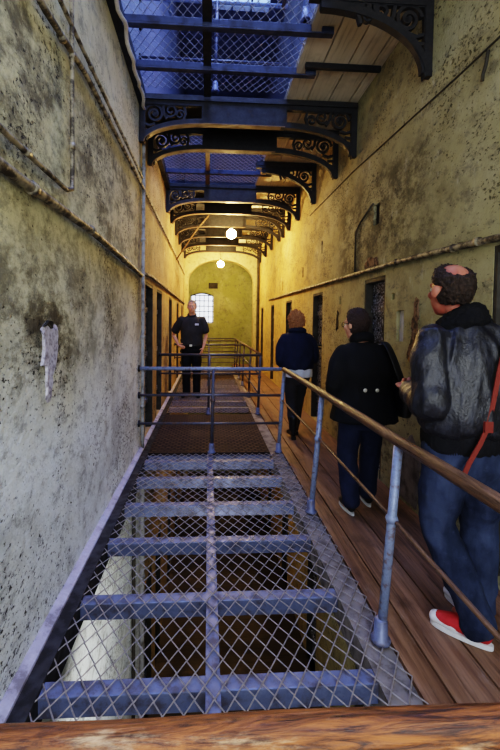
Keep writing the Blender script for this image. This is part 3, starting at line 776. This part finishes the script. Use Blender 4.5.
def shoe(fg, heel, yaw, L=.27, s=1.):
    R = Euler((0,0,yaw)).to_matrix(); P = lambda x, y, z: heel + R @ V(x, y, z)
    fg.limb([P(0,.03,.055), P(0,.10,.055), P(0,.17,.043), P(.0,L-.035,.034)], [(.038*s,.045),(.041*s,.045),(.045*s,.034),(.036*s,.026)], 14, 4)
    fg.limb([P(0,.045,.07), P(0,.055,.115)], [.043*s,.041*s], 12, 3)
def sole(heel, yaw, L=.27, h=.026, s=1.):
    R = Euler((0,0,yaw)).to_matrix(); out = MB(); n = 26; vs = []
    for z in (.0, h):
        for k in range(n):
            t = 2*PI*k/n; y = .5*L+.5*L*math.cos(t)-.004; w = (.040+.010*math.cos(t))*s
            vs.append(heel + R @ V(w*math.copysign(abs(math.sin(t))**.75, math.sin(t)), y, z))
    out.add(vs, [tuple(range(n-1,-1,-1)), tuple(range(n,2*n))] + [(k,(k+1) % n,n+(k+1) % n,n+k) for k in range(n)]); return out

def cloth(name, col, rough=.85, bump=.4, sc=200, vary=.35, sheen=.0, spec=.25):
    t = NT(name); o = t.objco()
    n = t.noise(sc, 3, src=o); n2 = t.noise(7, 5, src=o)
    c = t.mix(t.ramp(n2, .38, .68, 0, vary), col, tuple(min(1, v*1.9+.006) for v in col))
    c = t.mix(t.ramp(n, .4, .7, 0, .3), c, tuple(v*.45 for v in col))
    t.bump(n, bump, .002); m = t.out(c, rough, 0, spec)
    return m
def leather():
    t = NT('black leather'); o = t.objco()
    a = t.noise(26, 6, .65, src=t.mapv((1,1,.5), o)); b = t.noise(90, 3, src=o)
    c = t.mix(t.ramp(a, .42, .66), (.014,.014,.019), (.034,.036,.05))
    t.bump(t.math('ADD', a, t.math('MULTIPLY', b, .3)), .7, .012)
    return t.out(c, t.ramp(a, .35, .65, .30, .46), 0, .45)
def jeans():
    t = NT('blue denim'); o = t.objco()
    a = t.noise(5, 6, .6, src=t.mapv((1,1,.5), o)); b = t.noise(160, 2, src=o); c1 = t.noise(22, 5, .7, src=t.mapv((1,1,1.6), o))
    c = t.mix(t.ramp(a, .35, .65), (.016,.022,.045), (.05,.066,.125))
    c = t.mix(t.ramp(c1, .56, .78, 0, .25), c, (.10,.125,.2))
    t.bump(t.math('ADD', c1, t.math('MULTIPLY', b, .3)), .5, .006)
    return t.out(c, .9, 0, .15)
def skin(name, col, red):
    t = NT(name); o = t.objco()
    c = t.mix(t.ramp(t.noise(14, 4, src=o), .35, .7), col, red); t.bump(t.noise(120, 3, src=o), .15, .002)
    m = t.out(c, .5, 0, .35); t.b.inputs['Subsurface Weight'].default_value = .08; return m
def hairm(name, a, b):
    t = NT(name); o = t.objco(); n = t.noise(40, 5, .7, src=t.mapv((3,3,.6), o))
    t.bump(n, .9, .012); return t.out(t.mix(t.ramp(n, .35, .7), a, b), .55, 0, .4)
M['leather'] = leather(); M['jeans'] = jeans()
M['knit'] = cloth('black knit', (.008,.008,.011), .95, .9, 120)
M['shear'] = cloth('black shearling', (.007,.007,.009), .95, 1., 60)
M['coat'] = cloth('black wool coat', (.007,.007,.009), .9, .5, 220)
M['navytr'] = cloth('dark navy denim', (.016,.022,.055), .9, .4, 200)
M['navyjk'] = cloth('navy jacket', (.010,.014,.040), .85, .5, 160)
M['blacktr'] = cloth('black trousers', (.008,.008,.011), .9)
M['greytr'] = cloth('charcoal trousers', (.035,.033,.040), .9)
M['polo'] = cloth('black polo cotton', (.030,.030,.032), .85)
M['white'] = cloth('white cotton', (.62,.66,.78), .85, .2)
M['skinA'] = skin('ruddy skin', (.42,.17,.115), (.36,.10,.065)); M['skinB'] = skin('fair skin', (.60,.33,.23), (.52,.24,.16))
M['hair1'] = hairm('dark brown hair', (.018,.011,.008), (.05,.028,.018)); M['hair2'] = hairm('very dark brown hair', (.018,.009,.008), (.045,.022,.016))
M['hair3'] = hairm('auburn hair', (.24,.095,.04), (.55,.27,.12)); M['hair4'] = hairm('grey hair', (.20,.17,.15), (.36,.32,.29))
M['shoeblk'] = plain('black shoe leather', (.010,.010,.012), .4); M['rubber'] = plain('white rubber sole', (.72,.74,.80), .5, vary=.1)
M['redshoe'] = plain('red shoe fabric', (.50,.025,.03), .7); M['whiteshoe'] = plain('white shoe leather', (.70,.70,.74), .5, vary=.1)
M['redstrap'] = plain('red brown strap', (.20,.032,.024), .5); M['eye'] = plain('eye', (.03,.02,.015), .2); M['eyew'] = plain('eye white', (.6,.58,.55), .3, vary=0)
M['button'] = plain('pale metal button', (.75,.72,.62), .3, .5, vary=0); M['bagl'] = plain('black bag leather', (.012,.012,.014), .35)

def eyes(parent, P, s=1.):
    for sx in (-1, 1):
        e = obj('eye', MB().ball(P(sx*.031,.0785,.006), .0115*s, 10, 8), M['eyew'], parent, True)
        obj('iris', MB().ball(P(sx*.031,.0875,.006), .0056*s, 8, 6), M['eye'], e, True)

def skel(body, J, skin_leg=True):
    # a whole body fused into one surface: torso, neck, limbs and feet
    body.trunk([(J['cr'],*J['pc'],.13,.09),(J['cr']+.09,*J['pc'],.165,.112),(J['cr']+.2,*J['pc'],.15,.105),(J['cr']+.3,*J['wc'],.135,.095),
                (J['sh']-.2,*J['wc'],.155,.11),(J['sh']-.07,*J['sc'],.165,.10),(J['sh'],*J['sc'],.15,.08),(J['sh']+.045,*J['sc'],.075,.062)], sub=4)
    for L in J['legs']:
        body.limb([L[0], L[0].lerp(L[1],.5), L[1], L[1].lerp(L[2],.35), L[2]], [.078,.07,.052,.052,.036], 12, 4)
        body.limb([L[2]+V(0,0,-.035), L[2]+V(L[3][0]*.08, L[3][1]*.08, -.055), L[2]+V(L[3][0]*.16, L[3][1]*.16, -.065)], [.032,.028,.020], 10, 3)
    for A in J['arms']:
        body.limb([A[0], A[0].lerp(A[1],.5), A[1], A[1].lerp(A[2],.4), A[2]], [.048,.044,.036,.036,.023], 12, 4)

# ---- 1: man in the leather jacket, nearest ------------------------
def near_man():
    t = thing('person', 'balding man in black leather jacket and blue jeans walking away, nearest the viewer', 'person', (1.275, 1.90, 0))
    J = dict(cr=.74, pc=(0,0), wc=(.01,-.005), sc=(.02,.02), sh=1.43,
        legs=[(V(-.09,0,.84), V(-.105,.02,.47), V(-.01,-.16,.10), (0,1)), (V(.09,0,.84), V(.12,.03,.46), V(.10,-.02,.095), (0,1))],
        arms=[(V(-.185,.0,1.41), V(-.225,-.09,1.10), V(-.215,.135,1.13)), (V(.215,.0,1.41), V(.255,-.02,1.10), V(.23,.17,.98))])
    b = Fig(); skel(b, J)
    b.limb([V(.02,.02,1.44), V(-.02,.04,1.54), V(-.05,.05,1.60)], [.062,.058,.058], 14, 4)
    hc = V(-.06,.055,1.655)
    R, P = head(b, hc, .12, .02, 1.08)
    hand(b, V(-.215,.135,1.13), V(.02,.95,.22), V(.9,0,-.2), V(.1,-.3,.95), .95)
    hand(b, V(.23,.17,.98), V(-.1,.9,-.3), V(-.9,-.1,0), V(0,.3,.9), .6)
    obj('body', fuse(b, .006, 3), M['skinA'], t); eyes(t, P)
    def mask(d):   # hair ring with a bald crown at the back of the top
        face = sm(.20, .55, d.y - .55*max(0, d.z) + .25*max(0., -d.z))
        bald = sm(.62, .93, d.dot(V(-.12,-.42,.87).normalized()))
        low = sm(-1.0, -.72, d.z)
        side = 1 - sm(.0, .25, d.y)*sm(.25, -.05, d.z)
        ear = sm(.90, .98, abs(d.x))*sm(.05, -.1, d.z)
        return (1-face)*(1-bald)*low*side*(1-ear) + .22*noise.noise(d*7)*(1-face)
    obj('hair', shell(hc, R, 1.1, mask, .13, amp=.12, fr=13, n=(96,64)), M['hair1'], t, True)
    tr = Fig()
    tr.trunk([(.70,0,0,.15,.11),(.79,0,0,.185,.135),(.90,0,0,.188,.138),(.98,0,0,.175,.125)], sub=4)
    for L in J['legs']:
        tr.limb([L[0]+V(0,0,.03), L[0].lerp(L[1],.5), L[1], L[1].lerp(L[2],.4), L[2]+V(0,0,.02), L[2]+V(0,.01,-.02)], [(.108,.112),(.100,.102),(.083,.083),(.078,.080),(.068,.072),(.070,.075)], 16, 5)
    obj('jeans', fuse(tr, .008, 3, folds(.009, 9, 8, 2)), M['jeans'], t)
    jk = Fig()
    jk.trunk([(.945,.0,-.0,.188,.142),(.985,.0,-.005,.222,.172),(1.06,.01,-.01,.232,.182),(1.2,.012,-.005,.228,.172),(1.33,.018,.0,.222,.155),(1.42,.02,.008,.195,.128),(1.485,.02,.02,.12,.098),(1.505,.02,.025,.095,.085)], sub=4)
    for i, A in enumerate(J['arms']):
        jk.limb([A[0]+V(.03 if i == 0 else -.03,0,-.005), A[0].lerp(A[1],.35), A[0].lerp(A[1],.7), A[1], A[1].lerp(A[2],.45), A[2]], [.088,.086,.078,.075,.066,.050], 16, 5)
    obj('jacket', fuse(jk, .008, 3, folds(.012, 13, 2.6, 5)), M['leather'], t)
    wb = Fig().trunk([(.865,.0,.0,.186,.142),(.885,.0,.0,.196,.15),(.945,.0,-.0,.198,.152),(.965,.0,.0,.19,.145)], sub=3)
    obj('waistband', fuse(wb, .007, 2, lambda c: .0022*math.sin(math.atan2(c.y, c.x)*110)), M['knit'], t)
    cu = Fig(); A = J['arms'][0]; dd = (A[2]-A[1]).normalized(); cu.limb([A[2]-dd*.03, A[2]+dd*.02], [.047,.042], 14, 3)
    obj('cuff', fuse(cu, .006, 2), M['knit'], t)
    co_ = Fig(); ring = []
    for k in range(20):
        q = 2*PI*k/20; bk = -math.sin(q)
        ring.append(V(-.008+.084*math.cos(q), .030+.088*math.sin(q), 1.492+.048*bk+.018*math.cos(q)))
    co_.tube(ring, [(.030,.052)]*20, 10, True)
    co_.tube([p+V(0,0,-.03)+(p-V(.018,.035,p.z))*.16 for p in ring], [(.030,.04)]*20, 10, True)
    obj('collar', fuse(co_, .007, 2, lambda c: .006*noise.noise(c*60)+.004*noise.noise(c*130)), M['shear'], t)
    bp = Fig().limb([V(-.075,-.139,.83), V(-.075,-.141,.73)], [(.06,.006),(.055,.006)], 10, 3)
    for sx, L in zip((-1, 1), J['legs']):
        yw = .75 if sx < 0 else .25; hl = L[2]+Euler((0,0,yw)).to_matrix() @ V(0,-.065,0); hl.z = .0
        s = Fig(); shoe(s, hl+V(0,0,.006), yw, .262, 1.02)
        so = obj('shoe', fuse(s, .006, 2), M['redshoe'] if sx < 0 else M['whiteshoe'], t)
        so['label'] = 'red running shoe' if sx < 0 else 'white running shoe'
        obj('sole', sole(hl, yw, .27, .022, 1.0), M['rubber'], so)
        Rz = Euler((0,0,yw)).to_matrix(); tc = Fig()
        tc.limb([hl+Rz @ V(0,.16,.040), hl+Rz @ V(0,.243,.034)], [(.048,.034),(.038,.028)], 12, 3)
        obj('toe_cap', fuse(tc, .006, 2), M['whiteshoe'], so)
    return t
near_man()
# crossbody strap and bag carried by the near man
bg_ = thing('shoulder_bag', 'red-brown strap of a bag hanging at the right hip of the leather-jacket man', 'bag', (1.275, 1.90, 0))
obj('strap', MB().ribbon([(-.135,.775),(-.10,.86),(-.05,.95),(-.02,1.02),(.0,1.12),(.03,1.30),(.06,1.42)], .022, (.0,-.195,0), (1,.0,0), (0,0,1), .006), M['redstrap'], bg_)
sb = Fig().limb([V(.262,-.02,.86), V(.268,-.02,.70)], [(.05,.10),(.052,.11)], 14, 4)
obj('pouch', fuse(sb, .008, 2), M['bagl'], bg_)
obj('buckle', MB().box(-.038,.0,-.206,-.192,1.0,1.05), M['redstrap'], bg_)

# ---- 2: person in the black coat ----------------------------------
def coat_person():
    t = thing('person', 'person with short dark hair and glasses in black hip-length coat, second nearest', 'person', (1.225, 3.06, 0))
    J = dict(cr=.70, pc=(0,0), wc=(0,0), sc=(-.01,.02), sh=1.29,
        legs=[(V(-.085,0,.78), V(-.10,.05,.43), V(-.095,-.04,.085), (0,1)), (V(.085,0,.78), V(.10,.09,.43), V(.095,.10,.10), (0,1))],
        arms=[(V(-.175,.02,1.26), V(-.235,-.01,1.0), V(-.17,.17,.90)), (V(.165,.02,1.26), V(.215,-.01,1.0), V(.19,.17,.90))])
    b = Fig(); skel(b, J)
    b.limb([V(-.01,.02,1.30), V(-.03,.035,1.39), V(-.05,.045,1.44)], [.055,.052,.052], 14, 4)
    hc = V(-.055,.05,1.475); R, P = head(b, hc, .60, -.08, .96)
    hand(b, V(-.17,.17,.90), V(.3,.9,.1), V(.6,-.2,-.5), V(0,0,1), .7, .92)
    hand(b, V(.19,.17,.90), V(-.3,.9,.1), V(-.6,-.2,-.5), V(0,0,1), .7, .92)
    obj('body', fuse(b, .007, 3), M['skinB'], t); eyes(t, P, .95)
    def mask(d):
        face = sm(.15, .48, d.y - .45*max(0, d.z) + .1*max(0., -d.z)); return (1-face)*sm(-1.1, -.8, d.z)
    obj('hair', shell(hc, R, .96, mask, .20, amp=.10, fr=9, n=(96,64)), M['hair2'], t, True)
    gl = MB()
    for sx in (-1, 1):
        gl.tube([P(sx*.033+.022*math.cos(2*PI*k/12), .098, .004+.018*math.sin(2*PI*k/12)) for k in range(12)], .0028, 6, True)
        gl.tube([P(sx*.056,.097,.008), P(sx*.082,.05,.008), P(sx*.090,-.005,.004)], .003, 6)
    gl.tube([P(-.011,.099,.008), P(.011,.099,.008)], .0025, 6)
    obj('glasses', gl, M['shoeblk'], t)
    tr = Fig(); tr.trunk([(.66,0,0,.12,.09),(.74,0,0,.165,.12),(.86,0,0,.165,.115)], sub=4)
    for L in J['legs']:
        tr.limb([L[0], L[0].lerp(L[1],.5), L[1], L[1].lerp(L[2],.4), L[2]+V(0,0,.0)], [.092,.090,.078,.076,.066], 14, 5)
    obj('trousers', fuse(tr, .009, 3, folds(.006, 9, 7, 3)), M['navytr'], t)
    jk = Fig()
    jk.trunk([(.735,.0,-.02,.258,.20),(.80,.0,-.015,.244,.19),(.90,.0,-.01,.222,.168),(1.0,0,0,.206,.148),(1.12,-.0,.0,.212,.148),(1.22,-.005,.01,.20,.132),(1.29,-.01,.018,.165,.10),(1.335,-.012,.022,.085,.075)], sub=4)
    for i, A in enumerate(J['arms']):
        jk.limb([A[0]+V(.03 if i == 0 else -.03,0,-.01), A[0].lerp(A[1],.4), A[1], A[1].lerp(A[2],.5), A[2]], [.078,.075,.068,.062,.056], 14, 5)
    obj('coat', fuse(jk, .009, 3, folds(.006, 8, 3, 8)), M['coat'], t)
    cl_ = Fig(); ring = [V(-.012+.075*math.cos(2*PI*k/18), .026+.075*math.sin(2*PI*k/18), 1.355-.03*math.sin(2*PI*k/18)) for k in range(18)]
    cl_.tube(ring, [(.022,.042)]*18, 10, True); obj('collar', fuse(cl_, .008, 2), M['coat'], t)
    for x in (-.047, .047): obj('button', MB().lathe([(.014,0),(.015,.004),(.008,.008)], (0,0,0)), M['button'], t)
    for o, x in zip([c for c in t.children if c.name.startswith('button')], (-.052, .040)):
        o.rotation_euler = (PI/2, 0, 0); o.location = (x, -.163, .985)
    bt = MB().ribbon([(-.10,.985),(.10,.985)], .038, (0,-.156,0), (1,0,0), (0,0,1), .008); obj('back_belt', bt, M['coat'], t)
    for i, L in enumerate(J['legs']):
        hl = L[2]+V(0,-.055,-.095); hl.z = .0
        s = Fig(); shoe(s, hl+V(0,0,.006), .05 if i == 0 else -.1, .25, .92); so = obj('shoe', fuse(s, .007, 2), M['shoeblk'], t)
        obj('sole', sole(hl, .05 if i == 0 else -.1, .25, .016, .86), M['rubber'], so)['label'] = 'white rubber sole'
coat_person()
bg_ = thing('shoulder_bag', 'black leather bag with wide strap on the right shoulder of the black-coat person', 'bag', (1.225, 3.06, 0))
st_ = Fig(); st_.limb([V(.125,.05,1.33), V(.145,-.05,1.335), V(.165,-.135,1.24), V(.20,-.185,1.10), V(.25,-.19,.98)], [(.030,.006)]*5, 10, 5)
obj('strap', st_, M['bagl'], bg_, True)
sb = Fig().trunk([(.78,.262,-.10,.04,.10),(.83,.262,-.10,.05,.12),(.95,.262,-.10,.045,.115),(1.02,.26,-.10,.030,.10)], sub=4)
obj('pouch', fuse(sb, .009, 2), M['bagl'], bg_)

# ---- 3: woman in the navy jacket ----------------------------------
def woman():
    t = thing('person', 'auburn-haired woman in navy jacket over a white shirt tail, furthest of the three walkers', 'person', (1.14, 5.04, 0))
    J = dict(cr=.74, pc=(0,0), wc=(0,0), sc=(0,.01), sh=1.32,
        legs=[(V(-.08,0,.82), V(-.06,.02,.46), V(-.04,-.04,.13), (0,1)), (V(.08,0,.82), V(.07,.16,.48), V(.045,.20,.14), (0,1))],
        arms=[(V(-.17,.01,1.29), V(-.215,-.02,1.02), V(-.15,.15,.92)), (V(.17,.01,1.29), V(.225,.02,1.03), V(.20,.22,1.06))])
    b = Fig(); skel(b, J)
    b.limb([V(0,.01,1.33), V(-.01,.03,1.42), V(-.015,.04,1.46)], [.052,.048,.05], 14, 4)
    hc = V(-.02,.045,1.50); R, P = head(b, hc, .35, -.1, .95)
    hand(b, V(-.15,.15,.92), V(.4,.9,.0), V(.5,-.3,-.6), V(0,0,1), .6, .88)
    hand(b, V(.20,.22,1.06), V(-.2,.9,.2), V(-.8,-.2,-.3), V(0,0,1), .6, .88)
    obj('body', fuse(b, .007, 3), M['skinB'], t); eyes(t, P, .95)
    def mask(d):
        face = sm(.22, .5, d.y - .4*max(0, d.z) + .05*max(0., -d.z)); return (1-face)*sm(-1.2, -.85, d.z)
    obj('hair', shell(hc+V(0,-.005,-.012), R, .96, lambda d: mask(d)*(1+.35*max(0,-d.z)), .26, amp=.34, fr=6, n=(110,72), rad=(.082,.100,.112)), M['hair3'], t, True)
    tr = Fig(); tr.trunk([(.70,0,0,.12,.09),(.78,0,0,.168,.125),(.90,0,0,.165,.115),(.97,0,0,.15,.10)], sub=4)
    for L in J['legs']:
        tr.limb([L[0], L[0].lerp(L[1],.5), L[1], L[1].lerp(L[2],.4), L[2]+V(0,0,.0)], [.092,.084,.066,.062,.05], 14, 5)
    obj('trousers', fuse(tr, .009, 3, folds(.005, 9, 7, 3)), M['greytr'], t)
    sh = Fig().trunk([(.80,.01,-.005,.186,.142),(.86,.005,-.005,.190,.146),(.97,0,0,.18,.13)], sub=4)
    obj('shirt', fuse(sh, .009, 3, folds(.006, 10, 3, 1)), M['white'], t)
    jk = Fig()
    jk.trunk([(.895,.0,-.0,.196,.148),(.93,0,-.0,.214,.162),(1.05,0,0,.205,.150),(1.18,0,.0,.208,.142),(1.27,0,.008,.192,.122),(1.33,0,.012,.15,.095),(1.375,0,.016,.08,.072)], sub=4)
    for i, A in enumerate(J['arms']):
        jk.limb([A[0]+V(.03 if i == 0 else -.03,0,-.01), A[0].lerp(A[1],.4), A[1], A[1].lerp(A[2],.5), A[2]], [.078,.076,.068,.06,.05], 14, 5)
    obj('jacket', fuse(jk, .009, 3, folds(.009, 8, 4, 4)), M['navyjk'], t)
    cl_ = Fig(); ring = [V(.0+.085*math.cos(2*PI*k/18), .016+.078*math.sin(2*PI*k/18), 1.375-.02*math.sin(2*PI*k/18)) for k in range(18)]
    cl_.tube(ring, [(.034,.036)]*18, 10, True); obj('hood_collar', fuse(cl_, .008, 2), M['navyjk'], t)
    for i, L in enumerate(J['legs']):
        hl = L[2]+V(0,-.05,-.13); hl.z = 0
        s = Fig(); shoe(s, hl+V(0,0,.025), .15 if i == 0 else -.1, .235, .82); s.limb([hl+V(0,.045,.12), hl+V(0,.045,.27)], [.046,.058], 12, 3)
        so = obj('ankle_boot', fuse(s, .007, 2), M['shoeblk'], t)
        obj('heel', MB().box(hl.x-.024, hl.x+.024, hl.y, hl.y+.05, 0, .042), M['shoeblk'], so)
woman()

# ---- 4: the guard facing us ---------------------------------------
def guard():
    t = thing('person', 'grey-haired man in black polo shirt facing the viewer with hand on hip', 'person', (-.31, 7.80, .004), None, PI-.08)
    J = dict(cr=.86, pc=(0,0), wc=(0,0), sc=(0,-.01), sh=1.55,
        legs=[(V(-.09,0,.96), V(-.10,.02,.53), V(-.10,-.03,.095), (-.2,1)), (V(.09,0,.96), V(.10,.02,.53), V(.10,-.03,.095), (.2,1))],
        arms=[(V(-.215,0,1.52), V(-.275,-.02,1.22), V(-.235,.10,.99)), (V(.215,0,1.52), V(.365,-.06,1.22), V(.25,.09,1.03))])
    b = Fig(); skel(b, J)
    b.limb([V(0,-.01,1.56), V(0,.0,1.65), V(0,.01,1.70)], [.062,.058,.058], 14, 4)
    hc = V(0,.02,1.765); R, P = head(b, hc, -.05, .0, 1.02)
    hand(b, V(-.235,.10,.99), V(.25,.35,-.9), V(.8,-.5,.1), V(.4,.9,0), .45, 1.05)
    hand(b, V(.25,.09,1.03), V(-.75,.45,-.35), V(-.3,-.8,0), V(-.1,.3,.95), .5, 1.05)
    obj('body', fuse(b, .007, 3), M['skinB'], t); eyes(t, P, 1.02)
    obj('mouth', MB().tube([P(-.02,.0955,-.066), P(0,.1005,-.065), P(.02,.0955,-.066)], .0022, 6), M['redstrap'], t)
    def mask(d):
        face = sm(-.02, .3, d.y - .62*max(0, d.z) + .2*max(0., -d.z)); return (1-face)*sm(-.75, -.4, d.z)
    obj('hair', shell(hc, R, 1.02, mask, .17, amp=.03, fr=6), M['hair4'], t, True)
    tr = Fig(); tr.trunk([(.83,0,0,.13,.10),(.91,0,0,.19,.135),(1.0,0,0,.19,.135),(1.08,0,0,.178,.125)], sub=4)
    for L in J['legs']:
        tr.limb([L[0], L[0].lerp(L[1],.5), L[1], L[1].lerp(L[2],.4), L[2]+V(0,0,-.02)], [.105,.098,.082,.076,.07], 14, 5)
    obj('trousers', fuse(tr, .009, 3, folds(.006, 9, 7, 3)), M['blacktr'], t)
    jk = Fig()
    jk.trunk([(.985,0,0,.205,.15),(1.05,0,0,.212,.156),(1.2,0,0,.212,.152),(1.35,0,0,.222,.148),(1.47,0,-.005,.205,.125),(1.55,0,-.01,.15,.09),(1.60,0,-.005,.078,.07)], sub=4)
    for i, A in enumerate(J['arms']):
        jk.limb([A[0]+V(.03 if i == 0 else -.03,0,-.01), A[0].lerp(A[1],.4), A[0].lerp(A[1],.72)], [.085,.082,.078], 14, 5)
    so = obj('polo_shirt', fuse(jk, .009, 3, folds(.007, 8, 4, 4)), M['polo'], t)
    cl_ = Fig(); ring = [V(.078*math.cos(2*PI*k/18), -.0+.075*math.sin(2*PI*k/18), 1.605-.028*math.sin(2*PI*k/18)) for k in range(18)]
    cl_.tube(ring, [(.016,.028)]*18, 10, True); obj('collar', fuse(cl_, .008, 2), M['polo'], so)
    obj('chest_badge', MB().box(-.145,-.075,.142,.152,1.41,1.445), M['white'], so)['label'] = 'white name patch'
    bl = Fig().trunk([(1.0,0,0,.20,.148),(1.01,0,0,.214,.160),(1.04,0,0,.214,.160),(1.05,0,0,.2,.15)], sub=2)
    obj('belt', bl, M['shoeblk'], t, True); obj('buckle', MB().box(-.025,.025,.155,.166,1.005,1.045), M['button'], t)
    for i, L in enumerate(J['legs']):
        hl = L[2]+V(0,-.06,-.095); hl.z = 0; s = Fig(); shoe(s, hl+V(0,0,.008), .2 if i == 0 else -.2, .29, 1.05)
        obj('shoe', fuse(s, .008, 2), M['shoeblk'], t)
guard()
#PEOPLE-END
# ------------------------------------------------------------------ lights, sky, camera
def area(name, loc, target, size, power, col, sy=None):
    l = bpy.data.lights.new(name, 'AREA'); l.energy = power; l.color = col; l.size = size
    if sy: l.shape = 'RECTANGLE'; l.size_y = sy
    o = bpy.data.objects.new(name, l); C.objects.link(o); o.location = loc
    o.rotation_euler = (Vector(target)-Vector(loc)).to_track_quat('-Z', 'Y').to_euler(); return o
area('foreground_fill_behind', (.3, -1.9, 2.3), (.3, 3, 1.2), 1.9, 100, (.86,.93,1.0), 2.4)  # fill added behind the camera to light the foreground, no window there
area('skylight_light', (.4, 3.2, ZTOP-.3), (.4, 3.4, 0), 2.0, 640, (.32,.45,1.0), 5.0)
area('lower_storey_fill', (.2, 2.2, -.5), (.0, 4.4, -3.9), .8, 18, (.95,.93,.88))  # added fill so the wall below reads pale, no lamp seen there
area('lower_storey_fill', (.4, 7.0, -.6), (.4, 8.2, -3.9), .8, 7, (1,.78,.56))  # added fill for the further part of the storey below
area('gallery_fill', (.1, 5.6, 3.6), (.3, 6.6, 0), .8, 9, (1,.84,.62))
w = bpy.data.worlds.new('sky'); bpy.context.scene.world = w; w.use_nodes = True
bg = w.node_tree.nodes['Background']; bg.inputs[1].default_value = 1.7
tcw = w.node_tree.nodes.new('ShaderNodeTexCoord'); sx_ = w.node_tree.nodes.new('ShaderNodeSeparateXYZ'); rw = w.node_tree.nodes.new('ShaderNodeValToRGB')
w.node_tree.links.new(tcw.outputs['Generated'], sx_.inputs[0]); w.node_tree.links.new(sx_.outputs[2], rw.inputs[0]); w.node_tree.links.new(rw.outputs[0], bg.inputs[0])
rw.color_ramp.elements[0].color = (.95,.95,1.0,1); rw.color_ramp.elements[1].color = (.30,.50,1.0,1); rw.color_ramp.elements[1].position = .6

f = 400.; pitch = math.atan(.038); yaw = math.atan(.06); roll = .012
fw = Vector((math.sin(yaw)*math.cos(pitch), math.cos(yaw)*math.cos(pitch), -math.sin(pitch)))
r = Vector((math.cos(yaw), -math.sin(yaw), 0)); u = r.cross(fw)
c_, s_ = math.cos(roll), math.sin(roll)
r2 = r*c_ + u*s_; u2 = u*c_ - r*s_
cam = bpy.data.cameras.new('camera'); co = bpy.data.objects.new('camera', cam); C.objects.link(co)
co.matrix_world = Matrix(((r2.x,u2.x,-fw.x,0),(r2.y,u2.y,-fw.y,0),(r2.z,u2.z,-fw.z,1.48),(0,0,0,1)))
cam.sensor_width = 36; cam.lens = f*36/750; cam.shift_x = (250-231.83)/750; cam.shift_y = (337.49-375)/750
cam.clip_start = .02
bpy.context.scene.camera = co
vs_ = bpy.context.scene.view_settings
vs_.view_transform = 'Filmic'; vs_.look = 'High Contrast'; vs_.exposure = 0.42
